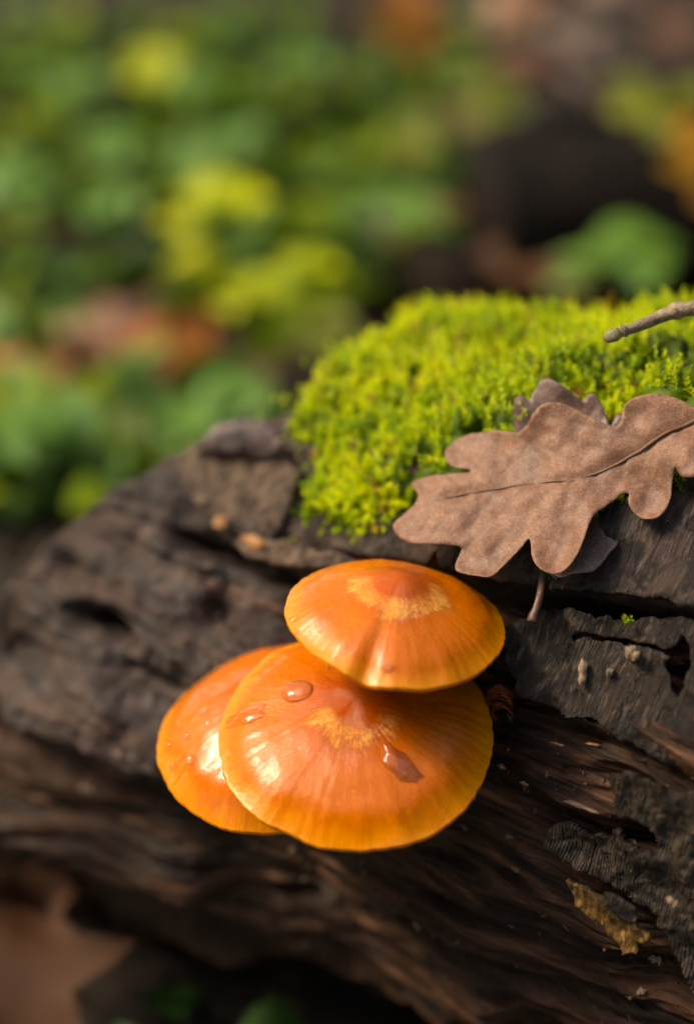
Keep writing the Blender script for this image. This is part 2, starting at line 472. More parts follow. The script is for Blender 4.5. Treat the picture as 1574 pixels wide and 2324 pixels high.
log = thing('fallen_log', 'big dark rotting log with peeling bark carrying the orange mushrooms', 'log', C0 + np.array([0, 0, -6]))
LOGO = C0 + np.array([0, 0, -6])

LEDGE_PX = [(560, 1250), (700, 1270), (850, 1285), (1010, 1295), (1130, 1322), (1300, 1340), (1450, 1358), (1574, 1376), (1750, 1405)]
LEDGE = on_log(LEDGE_PX, .2); LEDGE = LEDGE[np.argsort(LEDGE[:, 0])]
RIDGES = [  # lips along the grain: (pixels, height, width above)
    ([(0, 1590), (180, 1625), (330, 1690), (480, 1780)], .6, .9),
    ([(-60, 1850), (0, 1862), (200, 1895), (420, 1960), (560, 2030)], .75, 1.0),
    ([(250, 2085), (500, 2140), (750, 2215), (1000, 2285), (1200, 2330)], .5, 1.2),
    ([(700, 2010), (950, 2080), (1200, 2170), (1500, 2290)], .22, .7),
    ([(1080, 1740), (1200, 1790), (1300, 1840), (1480, 1935)], .25, .6),
]
def log_detail(s, th):
    t = th * R0
    wp = .5 * fbm(s * .3, t * .3, 7.7, 2)
    fib = .36 * fbm(s * .16 + 3, (t + wp) * .9, .5, 3) + .20 * fbm(s * .4, (t + wp) * 3.2, 1.5, 3) + .08 * fbm(s * .9, (t + wp) * 9, 2.5, 3)
    iso = .17 * fbm(s * .8, t * .8, 5.5, 5, .5) + .06 * (1 - np.abs(fbm(s * 1.3, t * 1.6, 8.5, 3)) * 2.2)
    thl = np.interp(s, LEDGE[:, 0], LEDGE[:, 1])
    left = sstep(1.2, 3.2, s)
    bl = np.interp(s, [2, 4, 6, 9], [.05, .02, .0, -.02]) + .10 * fbm(s * .8, t * .2, 3.1, 3)
    upper = sstep(-.02, .05, th - thl)
    bark = np.maximum(upper, left * sstep(-.06, .06, th - bl))
    under = (1 - upper) * sstep(.62, .0, thl - th) * (1 - left)
    D = bark * (.75 * iso + .40 * fib) + (1 - bark) * (fib - .18) - .75 * under * np.exp(-((thl - th) / .16) ** 2) - .18 * under
    for px, h, wd in RIDGES_ST:
        tl = np.interp(s, px[:, 0], px[:, 1], left=np.nan, right=np.nan) * R0
        k = sstep(px[0, 0], px[0, 0] + .8, s) * sstep(px[-1, 0], px[-1, 0] - .8, s)
        e = t - tl - .10 * fbm(s * .9, s * 0 + 3.3, 0, 3)
        prof = np.where(e > 0, np.exp(-(e / wd) ** 2), np.exp(-(e / .14) ** 2) * 1.0)
        D = D + np.nan_to_num(np.where(np.isfinite(tl), h * prof * k, 0))
    for (a, b, rs, rt, dp) in DENTS:
        D = D - dp * np.exp(-((s - a) / rs) ** 2 - ((t - b * R0) / rt) ** 2)
    return D, bark
RIDGES_ST = []
for px, h, wd in RIDGES:
    q = on_log(px); RIDGES_ST.append((q[np.argsort(q[:, 0])], h, wd))
DENTS = []
for (x, y), rs, rt, dp in [((235, 1425), .55, .22, 1.0), ((200, 1400), .3, .2, .4), ((520, 1250), .9, .14, .8), ((430, 1225), .4, .14, .6), ((620, 1300), .5, .16, .6),
                           ((480, 1390), .25, .5, .45), ((150, 1290), .4, .25, .35), ((1250, 1410), .16, .12, .6), ((1365, 1395), .12, .09, .5), ((60, 1500), 1.2, .25, .5), ((330, 1540), .9, .22, .5)]:
    a, b = on_log([(x, y)])[0]; DENTS.append((a, b, rs, rt, dp))

ss = np.concatenate([np.linspace(-34, -8, 30)[:-1], np.linspace(-8, 11.5, 640), np.linspace(11.5, 14.5, 40)[1:]])
tt = np.concatenate([np.linspace(-math.pi * .62, -1.15, 16)[:-1], np.linspace(-1.15, 1.75, 560), np.linspace(1.75, math.pi * 1.38, 60)[1:-1]])
S_, T_ = np.meshgrid(ss, tt, indexing='ij')
D_, B_ = log_detail(S_, T_)
EDGE = on_log([(855, 690), (825, 780), (700, 890), (640, 945), (530, 950), (430, 1000), (300, 1085), (100, 1225), (35, 1320), (20, 1400), (15, 1500)])
EDGE = EDGE[np.argsort(EDGE[:, 1])]
send = np.interp(T_, np.concatenate([[-1.95, -1.1, EDGE[0, 1] - .22], EDGE[:, 1], [2.4, 3.2, 4.4]]), np.concatenate([[8.0, 13.0, 14.0], EDGE[:, 0], [3.9, 4.2, 8.0]]))
over = S_ - send - .10 * fbm(T_ * 7.1, T_ * 0, 4.4, 3)
fall = np.sqrt(np.clip(1 - (np.clip(over + .35, 0, None) / 1.5) ** 2, 0, 1)) * sstep(14.6, 13.8, S_)
LV = C0 + S_[..., None] * AX + ((Rb(S_, T_) + D_) * (.08 + .92 * fall))[..., None] * rdir(T_) + (1 - fall)[..., None] * sstep(5, 9, S_)[..., None] * 4.2 * rdir(np.array(-.55))
wood = link('wood', mesh_np('log_wood', (LV - LOGO).reshape(-1, 3), grid_quads(len(ss), len(tt), True)[:, ::-1],
     attrs={'st': np.stack([S_, T_ * R0, S_ * 0], -1).reshape(-1, 3), 'bark': B_.ravel()}), M['log'], log)

def jag(poly, step, amp, seed, freq=3.0, spike=0.0):
    P = resample(poly, step); n = len(P)
    tn = np.roll(P, -1, 0) - np.roll(P, 1, 0); nr = np.stack([tn[:, 1], -tn[:, 0]], 1); nr /= np.linalg.norm(nr, axis=1)[:, None] + 1e-9
    L = np.concatenate([[0], np.cumsum(np.linalg.norm(np.diff(P, axis=0), axis=1))])
    d = amp * fbm(P[:, 0] * freq, P[:, 1] * freq, seed, 4, .6)
    if spike: d = d + spike * np.abs(perlin(L * 9, L * 0 + seed, 0.5))
    return P + nr * d[:, None]

def sheet(name, px, mat, lift=.25, thick=.10, step=.07, amp=.06, holes=(), curl=0.0, seed=0, rough=.04, spike=0.0, ridge=0.0, lift_fn=None, st_poly=None, label=None):
    """a sheet of bark lying on the log: outline -> (s, t) -> shell of real thickness"""
    q = on_log(px, lift) if st_poly is None else np.asarray(st_poly, float)
    poly = q * np.array([1, R0])
    poly = jag(poly, step * .8, amp, seed, 3.0, spike)
    hp = []
    for h in holes:
        qh = on_log(h, lift) * np.array([1, R0]); hp.append(jag(qh, step * .7, amp * .35, seed + 3, 5.0))
    V, F = fill(poly, step, hp, seed)
    s, t = V[:, 0], V[:, 1]
    e = edge_dist(V, poly)
    h = lift + rough * fbm(s * 2.2, t * 2.2, seed + .5, 5, .6) + .10 * fbm(s * .7, t * .7, seed + 1.5, 2)
    h = h + curl * np.exp(-(e / .25) ** 2) * (.6 + .8 * perlin(s * 1.7, t * 1.7, seed + 2.5))
    if ridge:
        wv = s + .35 * perlin(s * .9, t * 1.1, seed + 6) + .10 * perlin(s * 3, t * 3, seed + 8)
        h = h + ridge * (1.0 * np.abs(perlin(wv * 5, t * 1.1, seed)) + .4 * perlin(wv * 11, t * 1.5, 3))
    if lift_fn is not None: h = h + lift_fn(s, t)
    top = logp(s, t / R0, h) - LOGO; bot = logp(s, t / R0, h - thick) - LOGO
    W, tr = shell(top, bot, F)
    # make the outer face look outward
    nrm = np.cross(top[F[:, 1]] - top[F[:, 0]], top[F[:, 2]] - top[F[:, 0]])
    if np.mean(np.sum(nrm * rdir(t[F[:, 0]] / R0), 1)) < 0: tr = tr[:, ::-1]
    st = np.stack([s, t, s * 0], -1)
    o = link(name, mesh_np(name, W, None, tr, True, attrs={'st': np.vstack([st, st])}), mat, log)
    if label: o['label'] = label
    return o

# upper bark with the ledge
sheet('bark_sheet', [(1000, 1285), (1060, 1306), (1130, 1318), (1220, 1331), (1300, 1338), (1400, 1348), (1480, 1360), (1574, 1378), (1760, 1410), (1760, 1000), (1560, 960), (1300, 980), (1120, 1050), (960, 1190)],
      M['bark_top'], .18, .14, .075, .05, curl=.05, seed=1, rough=.06, label='wet grey upper bark sheet ending in a ragged ledge')
sheet('bark_sheet', [(690, 1215), (760, 1250), (840, 1262), (960, 1275), (1010, 1230), (960, 1170), (850, 1160), (720, 1160)], M['bark_top'], .10, .10, .08, .05, seed=14, rough=.06)
# grey plate with the split and the hole
crack = [(1298, 1444), (1330, 1434), (1375, 1438), (1450, 1453), (1510, 1470), (1535, 1462), (1548, 1440), (1562, 1470), (1570, 1500), (1556, 1530), (1552, 1560), (1535, 1583), (1520, 1560), (1516, 1525), (1500, 1508), (1520, 1490), (1500, 1480), (1445, 1466), (1372, 1450), (1330, 1446), (1302, 1458)]
sheet('bark_plate', [(1130, 1420), (1250, 1388), (1400, 1398), (1574, 1405), (1760, 1425), (1760, 1900), (1660, 1830), (1590, 1790), (1540, 1745), (1500, 1728), (1450, 1690), (1400, 1672), (1340, 1622), (1290, 1625), (1240, 1600), (1190, 1580), (1150, 1510)],
      M['bark_grey'], -.05, .12, .055, .08, [crack], curl=-.06, seed=2, rough=.10, spike=.05, ridge=.03, label='grey weathered bark plate with a long split and a dark hole')
# ridged bark
ridged = [(1384, 1800), (1384, 1755), (1420, 1748), (1460, 1765), (1510, 1798), (1560, 1796), (1640, 1830), (1780, 1850), (1780, 2480), (1690, 2400), (1620, 2300), (1570, 2230), (1535, 2160), (1510, 2110), (1490, 2070),
          (1440, 2040), (1400, 2005), (1330, 1972), (1280, 1950), (1245, 1915), (1250, 1884), (1290, 1876), (1335, 1893), (1380, 1912), (1398, 1888), (1425, 1912), (1460, 1935), (1492, 1944), (1502, 1925), (1490, 1886), (1450, 1862), (1405, 1850)]
sheet('ridged_bark', ridged, M['bark_ridge'], .22, .16, .026, .06, curl=.08, seed=3, rough=.07, spike=.05, ridge=.035, label='dark bark of fine wavy upright ridges')
sheet('bark_flake', [(1285, 2000), (1320, 2010), (1370, 2030), (1420, 2060), (1445, 2095), (1472, 2122), (1455, 2142), (1438, 2135), (1440, 2165), (1412, 2168), (1390, 2130), (1350, 2092), (1310, 2052)],
      M['amber'], .42, .10, .05, .05, curl=.12, seed=4, rough=.08, spike=.03, label='amber flake of decayed bark, coloured brighter as if backlit')
sheet('bark_flake', [(1365, 2030), (1400, 2040), (1440, 2065), (1438, 2095), (1400, 2085), (1370, 2060)], M['bark_grey'], .58, .07, .05, .04, seed=5, rough=.04)
# left plate, knob, dark lips
sheet('bark_plate', [(402, 1050), (430, 1005), (520, 1012), (630, 1010), (672, 1060), (655, 1150), (640, 1195), (600, 1225), (540, 1190), (450, 1150), (415, 1110)],
      M['bark_tan'], .22, .35, .07, .06, curl=-.10, seed=6, rough=.06, ridge=.04, label='tan striated bark plate left of the moss')
sheet('bark_plate', [(430, 1010), (470, 965), (530, 945), (600, 960), (640, 1000), (560, 1018)], M['knob'], .62, .35, .07, .05, curl=-.35, seed=7, rough=.05, label='rounded purple grey lump of bark beside the moss')
sheet('bark_plate', [(520, 1225), (600, 1225), (690, 1240), (790, 1262), (860, 1285), (740, 1290), (640, 1285), (560, 1265)], M['bark_tan'], .28, .15, .08, .06, seed=8, rough=.06)

def chip(px, L, wd, ang, mat, lift=.2, name='wood_splinter'):
    (s, th), = on_log([px], -.1)
    if lift is None: lift = float(log_detail(np.array([s]), np.array([th]))[0][0]) + .02
    n = 9; u = np.linspace(-1, 1, n)
    prof = np.sqrt(np.clip(1 - u ** 2, 0, 1)) * (1 + .16 * np.sin(u * 3 + L * 90) + .10 * np.sin(u * 7 + wd * 70)) + .08
    ca, sa = math.cos(ang), math.sin(ang)
    rows = []
    for k, f in enumerate((-1, -.35, .35, 1)):
        a = u * L; b = f * wd * prof
        ls = s + a * ca - b * sa; lt = th + (a * sa + b * ca) / R0
        hh = lift + (.018 if k in (1, 2) else -.05) + .02 * np.sin(u * 7)
        rows.append(logp(ls, lt, hh))
    V = np.array(rows).reshape(-1, 3) - LOGO
    return link(name, mesh_np(name, V, grid_quads(4, n), attrs={'st': V * 0}), mat, log)
for px, L, wd, an, mm, lf in [((1328, 1530), .20, .07, 1.2, 'chip', .12), ((1440, 1490), .13, .09, .3, 'chip', .12), ((1318, 1832), .28, .04, -.05, 'chip', None), ((1500, 1930), .22, .03, -.1, 'chip_orange', None),
                              ((1450, 2255), .10, .05, -.7, 'chip', None), ((1480, 2190), .11, .06, .0, 'chip', None), ((1555, 2020), .10, .06, .5, 'chip', .5), ((1128, 1745), .08, .04, 0, 'chip_orange', None),
                              ((1250, 1690), .12, .03, -.1, 'chip_orange', None), ((1330, 1690), .12, .03, -.2, 'chip_orange', None), ((1185, 1780), .07, .03, 0, 'chip_orange', None), ((1390, 1530), .06, .05, 0, 'chip', .1),
                              ((526, 1205), .14, .12, .9, 'chip_orange', .40), ((600, 1245), .30, .09, .1, 'chip_orange', .38), ((232, 1760), .14, .10, 0, 'chip', None)]:
    chip(px, L, wd, an, M[mm], lf)

def crumbs():
    r = np.random.default_rng(31); n = 900
    s_ = r.uniform(-6.5, 5, n); th_ = np.clip(r.normal(.25, .38, n), -.6, 1.0)
    D, _ = log_detail(s_, th_); c = logp(s_, th_, D + .008)
    sz = .012 + .05 * r.uniform(size=n) ** 3.5
    V = np.stack([c + r.normal(0, 1, (n, 3)) * sz[:, None] for k in range(5)], 1).reshape(-1, 3)
    b = np.arange(n)[:, None] * 5
    tr = np.concatenate([b + np.array(t_) for t_ in ([0, 1, 2], [0, 2, 3], [0, 3, 1], [4, 2, 1], [4, 3, 2], [4, 1, 3])])
    link('wood_crumbs', mesh_np('wood_crumbs', V - LOGO, None, tr, False), M['crumb'], log, kind='stuff')
M['crumb'] = mat_simple('wood_crumb', (.03, .016, .009), (.20, .12, .07), 6, .7)
crumbs()

# ================================================================== MOSS
def mat_moss():
    m = Mat('moss'); c0 = m.attr('tone'); o = m.obj()
    f = m.math('ADD', c0, m.math('MULTIPLY', m.math('SUBTRACT', m.noise(o, .8, 3, .5), .5), .9))
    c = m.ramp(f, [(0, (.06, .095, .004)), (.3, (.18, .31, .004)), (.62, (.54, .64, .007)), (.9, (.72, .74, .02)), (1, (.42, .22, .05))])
    m.P(Base_Color=c, Roughness=.55, Specular_IOR_Level=.35)
    tr = m.n('BsdfTranslucent'); m.set(tr.inputs[0], m.mix(1.0, c, (1.5, 1.35, .5, 1), 'MULTIPLY'))
    mx = m.n('MixShader'); mx.inputs[0].default_value = .5
    m.t.links.new(m.p.outputs[0], mx.inputs[1]); m.t.links.new(tr.outputs[0], mx.inputs[2]); m.t.links.new(mx.outputs[0], m.out.inputs[0])
    return m.m
M['moss'] = mat_moss()
def px2(c): return [(563.4 + x * .642, 633.9 + y * .642) for x, y in c]
O1PX = px2([(508, 885), (535, 855), (575, 815), (604, 780), (600, 755), (572, 728), (600, 705), (660, 698), (730, 700), (796, 688), (778, 678), (735, 676), (703, 652), (693, 615), (715, 575), (770, 555), (850, 548), (915, 552),
                   (955, 562), (1000, 548), (1040, 505), (1085, 480), (1140, 478), (1200, 505), (1250, 530), (1300, 548), (1328, 540), (1340, 480), (1395, 445), (1470, 428), (1530, 440), (1580, 462), (1650, 440), (1760, 400), (1850, 420), (1840, 500), (1740, 560),
                   (1690, 640), (1610, 690), (1560, 698), (1520, 690), (1505, 650), (1488, 700), (1482, 760), (1440, 818), (1395, 830), (1345, 800), (1328, 770), (1340, 738), (1310, 745), (1270, 775), (1220, 828), (1206, 870), (1185, 930), (1150, 990), (1110, 1025), (1070, 1036), (1030, 1026), (1002, 992), (996, 940), (990, 905),
                   (960, 948), (905, 1005), (852, 1058), (800, 1046), (732, 1030), (722, 1010), (738, 965), (756, 938), (690, 940), (600, 940), (545, 925)])
def project(P):
    q = P - CAM; d = q @ FWD; k = SENS / LENS / 2324
    return np.stack([787 + (q @ RGT) / d / k, 1162 - (q @ UPV) / d / k], -1)
lowpx = [(650, 985), (705, 1030), (690, 1085), (645, 1150), (668, 1190), (740, 1212), (800, 1243), (890, 1205), (945, 1160), (1040, 1170), (1180, 1195), (1330, 1200), (1420, 1205), (1500, 1160), (1574, 1120), (1760, 1090)]
mq = on_log(lowpx, .2)
leftq = on_log([(640, 955)], .2)[0]
mpoly = np.vstack([mq, [(-9.5, 2.1)], [(leftq[0] - .2, 2.1)], [(leftq[0], leftq[1] + .25)], [leftq]]) * np.array([1, R0])
def moss_h(s, t):
    return .16 + .34 * fbm(s * .75, t * .75, 12.5, 3) + .24 * np.abs(fbm(s * 1.7, t * 1.7, 3.5, 2))
GAP = on_log([(1530, 815)], .3)[0] * np.array([1, R0])
def build_moss(name, poly, n, seed, hscale=1.0, size=1.0, tone0=.45):
    rg = np.random.default_rng(seed)
    lo, hi = poly.min(0), poly.max(0)
    P = rg.uniform(lo, hi, (n, 2)); P = P[inside(P, poly)]
    e = edge_dist(P, poly)
    keep = (rg.uniform(size=len(P)) < sstep(-.05, .35, e + .25 * fbm(P[:, 0] * 1.6, P[:, 1] * 1.6, 2.2, 3)))
    hole = lambda a, b: (fbm(a * .9, b * .9, 21.7, 4) < -.50) | (np.hypot((a - GAP[0]) / .8, (b - GAP[1]) / .38) < 1)
    keep &= ~(hole(P[:, 0], P[:, 1]) & (rg.uniform(size=len(P)) < .93))
    P = P[keep]; e = e[keep]; k = len(P)
    s, t = P[:, 0], P[:, 1]; th = t / R0
    base_h = (moss_h(s, t) * hscale * sstep(0, .6, e)).clip(0)
    p0 = logp(s, th, base_h * .5 - .05)
    nd = rdir(th); d = .75 * nd + np.array([0, 0, .45]) + rg.normal(0, .33, (k, 3)); d /= np.linalg.norm(d, axis=1)[:, None]
    Ls = (.20 + .30 * rg.uniform(size=k) ** 1.3) * size * (.55 + .45 * sstep(0, .5, e)) + base_h * .55
    under = inside(project(p0 + d * (Ls * .6)[:, None]), np.array(O1PX)) | inside(project(p0), np.array(O1PX))
    Ls = np.where(under, Ls * .35, Ls); p0 = p0 - np.where(under, .22, 0)[:, None] * nd
    A = np.cross(d, rg.normal(size=(k, 3))); A /= np.linalg.norm(A, axis=1)[:, None]; Bv = np.cross(d, A)
    NL = 15
    verts = []; tones = []
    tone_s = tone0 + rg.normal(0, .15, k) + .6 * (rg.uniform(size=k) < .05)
    for j in range(NL):
        f = .28 + .72 * j / (NL - 1); ph = j * 2.4 + rg.uniform(0, 1, k)
        out = np.cos(ph)[:, None] * A + np.sin(ph)[:, None] * Bv
        L = (.125 - .055 * f) * size * rg.uniform(.75, 1.25, k); wv = L * .30
        b = p0 + d * (Ls * f)[:, None]
        up = .35 + 1.0 * f
        dirn = out + d * up; dirn /= np.linalg.norm(dirn, axis=1)[:, None]
        side = np.cross(dirn, d); side /= np.linalg.norm(side, axis=1)[:, None] + 1e-9
        mid = b + dirn * (L * .45)[:, None] - out * 0
        tip = b + dirn * L[:, None] + out * (L * .30)[:, None]
        verts.append(np.stack([b, mid + side * wv[:, None], tip, mid - side * wv[:, None]], 1))
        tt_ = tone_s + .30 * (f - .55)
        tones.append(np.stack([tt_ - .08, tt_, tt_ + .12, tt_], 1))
    V = np.concatenate(verts).reshape(-1, 3); Tn = np.concatenate(tones).ravel()
    q = np.arange(len(V)).reshape(-1, 4)
    return V, q, Tn
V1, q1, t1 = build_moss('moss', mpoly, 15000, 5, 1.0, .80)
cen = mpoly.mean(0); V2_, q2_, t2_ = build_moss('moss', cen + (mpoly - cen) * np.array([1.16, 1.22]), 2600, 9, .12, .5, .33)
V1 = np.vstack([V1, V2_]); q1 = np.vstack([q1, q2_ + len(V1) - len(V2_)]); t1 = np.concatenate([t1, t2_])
# cushion the shoots stand in
cs = np.linspace(mpoly[:, 0].min() - .1, mpoly[:, 0].max() + .1, 150); ct = np.linspace(mpoly[:, 1].min() - .1, mpoly[:, 1].max() + .1, 120)
CS, CT = np.meshgrid(cs, ct, indexing='ij'); pp = np.stack([CS.ravel(), CT.ravel()], 1)
ee = np.where(inside(pp, mpoly), edge_dist(pp, mpoly), -edge_dist(pp, mpoly)).reshape(CS.shape)
gap = (fbm(CS * .9, CT * .9, 21.7, 4) < -.50) | (np.hypot((CS - GAP[0]) / .8, (CT - GAP[1]) / .38) < 1)
hh = np.where((ee > 0) & ~gap, moss_h(CS, CT) * sstep(0, .6, ee) - .02, -.5)
cv = logp(CS, CT / R0, hh).reshape(-1, 3)
cq = grid_quads(150, 120)[:, ::-1]; cq = cq[(ee.ravel()[cq] > -.08).all(1)]
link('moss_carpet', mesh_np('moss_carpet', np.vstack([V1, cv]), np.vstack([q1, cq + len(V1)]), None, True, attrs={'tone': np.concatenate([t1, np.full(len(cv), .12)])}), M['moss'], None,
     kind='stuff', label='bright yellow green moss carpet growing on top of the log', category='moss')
for nm, px, n, lab in [('moss_tuft', [(1370, 1150), (1500, 1150), (1540, 1190), (1440, 1215), (1390, 1200)], 260, 'sparse dark green moss fringe under the edge of the tan oak leaf'),
                       ('moss_tuft', [(1405, 1395), (1440, 1400), (1435, 1415), (1408, 1412)], 30, 'tiny green moss speck beneath the bark ledge'),
                       ('moss_tuft', [(1455, 2020), (1500, 2015), (1500, 2028), (1455, 2032)], 26, 'thin green moss thread on the ridged bark')]:
    pq = on_log(px, .2) * np.array([1, R0])
    V, q, tn = build_moss(nm, pq, n * 4, len(lab), .15, .55 if n > 100 else .4, .30)
    if len(V): link(nm, mesh_np(nm, V + rdir(pq[:, 1].mean() / R0) * .12, q, attrs={'tone': tn}), M['moss'], None, kind='stuff', label=lab, category='moss')

# ================================================================== MUSHROOMS
M['cap_front'] = mat_cap('cap_front', (.40, .058, .0004), (.58, .128, .0005), (.84, .275, .0015), .35, .22, .33, .15)
M['cap_upper'] = mat_cap('cap_upper', (.44, .066, .0004), (.59, .132, .0005), (.84, .275, .0015), .3, .29, .42, -.35)
M['cap_left'] = mat_cap('cap_left', (.40, .060, .0004), (.57, .126, .0005), (.80, .25, .0015), .9, .20, .30, 2.0)

def rotm(ax, ay, az=0):
    return np.array(Matrix.Rotation(ax, 3, 'X') @ Matrix.Rotation(ay, 3, 'Y') @ Matrix.Rotation(az, 3, 'Z'))

class Cap:
    def __init__(s, c, R, h, rx, ry, seed, umbo=.16, rim=None, dents=(), pw=2.1, droop=.07):
        s.pw = pw; s.droop = droop
        s.c = np.asarray(c, float); s.R = R; s.h = h; s.M = rotm(rx, ry); s.seed = seed; s.umbo = umbo; s.rim = rim or (lambda a: 0 * a); s.dents = dents
    def Rphi(s, a):
        return s.R * (1 + .030 * perlin(np.cos(a) * 1.3 + s.seed, np.sin(a) * 1.3, .3) + .013 * perlin(np.cos(a) * 4 + s.seed, np.sin(a) * 4, 1.3) + .008 * perlin(np.cos(a) * 13, np.sin(a) * 16, s.seed) + s.rim(a))
    def z(s, rho, a):
        z = s.h * ((1 - s.umbo) * (1 - rho ** s.pw) + s.umbo * np.exp(-(rho / .27) ** 2))
        z = z - s.droop * s.R * sstep(.72, 1.0, rho) ** 1.6
        z = z + s.R * rho ** 2 * (.035 * perlin(np.cos(a) * 1.1 + s.seed, np.sin(a) * 1.1, 5.3) + .012 * perlin(np.cos(a) * 3.2 + s.seed, np.sin(a) * 3.2, 2.3))
        z = z + s.R * .010 * fbm(rho * np.cos(a) * 2.5 + s.seed, rho * np.sin(a) * 2.5, .7, 3)
        for (a0, r0, wa, wr, dp) in s.dents:
            da = (a - a0 + math.pi) % (2 * math.pi) - math.pi
            z = z - dp * np.exp(-(da / wa) ** 2 - ((rho - r0) / wr) ** 2)
        return z
    def local(s, rho, a):
        r = rho * s.Rphi(a)
        return np.stack([r * np.cos(a), r * np.sin(a), s.z(rho, a)], -1)
    def world(s, rho, a): return s.c + s.local(rho, a) @ s.M.T
    def normal(s, rho, a):
        e = 1e-3
        du = s.world(rho + e, a) - s.world(rho - e, a); dv = s.world(rho, a + e) - s.world(rho, a - e)
        n = np.cross(du, dv); return n / np.linalg.norm(n, axis=-1)[..., None]
    def find(s, px):
        """(rho, angle) of the cap surface point seen at a photograph pixel"""
        rr, aa = np.meshgrid(np.linspace(.01, 1, 160), np.linspace(0, 2 * np.pi, 360, endpoint=False), indexing='ij')
        W = s.world(rr, aa); q = W - CAM; d = q @ FWD; k = SENS / LENS / 2324
        X = 787 + (q @ RGT) / d / k; Y = 1162 - (q @ UPV) / d / k
        c = np.hypot(X - px[0], Y - px[1]) + 0.02 * d
        i = np.unravel_index(np.argmin(c), c.shape); return rr[i], aa[i]

def build_mushroom(cap, mat, label, attach, seed):
    base = np.asarray(attach, float)
    t = thing('mushroom', label, 'mushroom', base, 'orange mushrooms on the log')
    na, nr = 420, 150
    rho = np.concatenate([np.linspace(0.004, .9, nr - 40), np.linspace(.9, 1, 41)[1:]]); nr = len(rho)
    a = np.linspace(0, 2 * np.pi, na, endpoint=False)
    RR, AA = np.meshgrid(rho, a, indexing='ij')
    top = cap.local(RR, AA)
    # rolled edge, then the flesh going back under
    ring = []; radv = []
    edge = cap.local(np.ones(na), a)
    for k, (f, dz) in enumerate([(1.004, -.012), (1.004, -.028), (.998, -.043), (.985, -.05), (.955, -.045)]):
        e = edge.copy(); e[:, :2] *= f; e[:, 2] += dz * cap.R
        ring.append(e); radv.append(np.full(na, 1.0))
    for f in (.8, .6, .4, .2, .12):
        e = cap.local(np.full(na, f), a); e[:, 2] -= (.05 + .13 * (1 - f)) * cap.R
        ring.append(e); radv.append(np.full(na, 1.0))
    L = np.concatenate([top, np.array(ring)], 0); nrow = L.shape[0]
    W = (cap.c + L.reshape(-1, 3) @ cap.M.T) - base
    rad = np.concatenate([RR.ravel(), np.array(radv).ravel()])
    ang = np.tile(a, nrow); dirv = np.stack([np.cos(ang), np.sin(ang), ang * 0], -1)
    angk = np.tile(np.where(a < np.pi, a, 2 * np.pi - a) * 70, nrow)
    q = grid_quads(nrow, na, True)
    tip = cap.local(np.array([0.0]), np.array([0.0])); W = np.vstack([W, (cap.c + tip @ cap.M.T) - base])
    tr = np.stack([np.full(na, len(W) - 1), np.arange(na), (np.arange(na) + 1) % na], 1)
    link('cap', mesh_np('cap', W, q, tr, True, attrs={'rad': np.append(rad, 0), 'dir': np.vstack([dirv, [[0, 0, 0]]]), 'angk': np.append(angk, 0)}), mat, t)
    # gills
    gv = []; gq = []
    ng = 110
    for i in range(ng):
        al = 2 * np.pi * i / ng; r0 = (.14, .5, .3)[i % 3] if i % 2 else .14
        rs = np.linspace(r0, .955, 8); av = np.full(8, al)
        up = cap.local(rs, av); up[:, 2] -= (.05 + .13 * (1 - rs)) * cap.R - .01
        dn = up.copy(); dn[:, 2] -= .13 * cap.R * np.sin(np.pi * np.clip((rs - r0) / (.97 - r0), .08, 1)) ** .6
        b = len(gv) * 1
        off = 16 * i
        gv.append(np.concatenate([up, dn]))
        gq += [(off + j, off + j + 1, off + 8 + j + 1, off + 8 + j) for j in range(7)]
    G = (cap.c + np.concatenate(gv) @ cap.M.T) - base
    link('gills', mesh_np('gills', G, gq, None, False), M['gill'], t, kind='stuff')
    # stem
    p_top = cap.c + cap.M @ np.array([0, 0, cap.h * .78]); ax = cap.M @ np.array([0, 0, 1.0])
    path = smooth_path([p_top - ax * .15, p_top - ax * 1.0, (p_top - ax * 1.5) * .45 + base * .55, base, base + (base - p_top) / np.linalg.norm(base - p_top) * .4], 26)
    V, q2, tr2 = tube(path, np.linspace(.26, .20, 26) * cap.R / 1.9, 18, True, .12, seed)
    link('stem', mesh_np('stem', V - base, q2, tr2), M['stem'], t)
    return t

att = lambda px: logp(*on_log([px], -.1)[0], -.1)
CF = Cap(unproj(806, 1650, 25.9), 2.02, .62, math.radians(11), math.radians(-1), 1.0, .13,
         rim=lambda a: .03 * np.exp(-((((a - math.radians(-62)) + math.pi) % (2 * math.pi) - math.pi) / .35) ** 2) - .018 * np.exp(-((((a - math.radians(-118)) + math.pi) % (2 * math.pi) - math.pi) / .12) ** 2), droop=.055, pw=1.9)
CU = Cap(unproj(896, 1398, 25.7), 1.61, .70, math.radians(-3.5), math.radians(6.5), 5.0, .17,
         rim=lambda a: -.03 * np.exp(-((((a - math.radians(-106)) + math.pi) % (2 * math.pi) - math.pi) / .10) ** 2) - .065 * np.exp(-((((a - math.radians(-143)) + math.pi) % (2 * math.pi) - math.pi) / .30) ** 2) + .02 * np.exp(-((((a - math.radians(-80)) + math.pi) % (2 * math.pi) - math.pi) / .4) ** 2),
         dents=[(math.radians(-106), 1.0, .11, .24, .10), (math.radians(-140), .95, .28, .25, .05), (math.radians(-128), .9, .12, .2, -.03)], pw=1.55, droop=.045)
CL = Cap(unproj(644, 1650, 27.0), 1.95, .74, math.radians(7), math.radians(-6), 9.0, .10, dents=[(math.radians(195), .75, .35, .12, .03)])
build_mushroom(CL, M['cap_left'], 'wet orange mushroom on the left, half hidden behind the widest cap', att((760, 1560)), 1)
build_mushroom(CF, M['cap_front'], 'widest orange mushroom in front with round water drop beside its boss', att((900, 1600)), 2)
build_mushroom(CU, M['cap_upper'], 'topmost smaller orange mushroom overlapping the widest cap below', att((960, 1400)), 3)

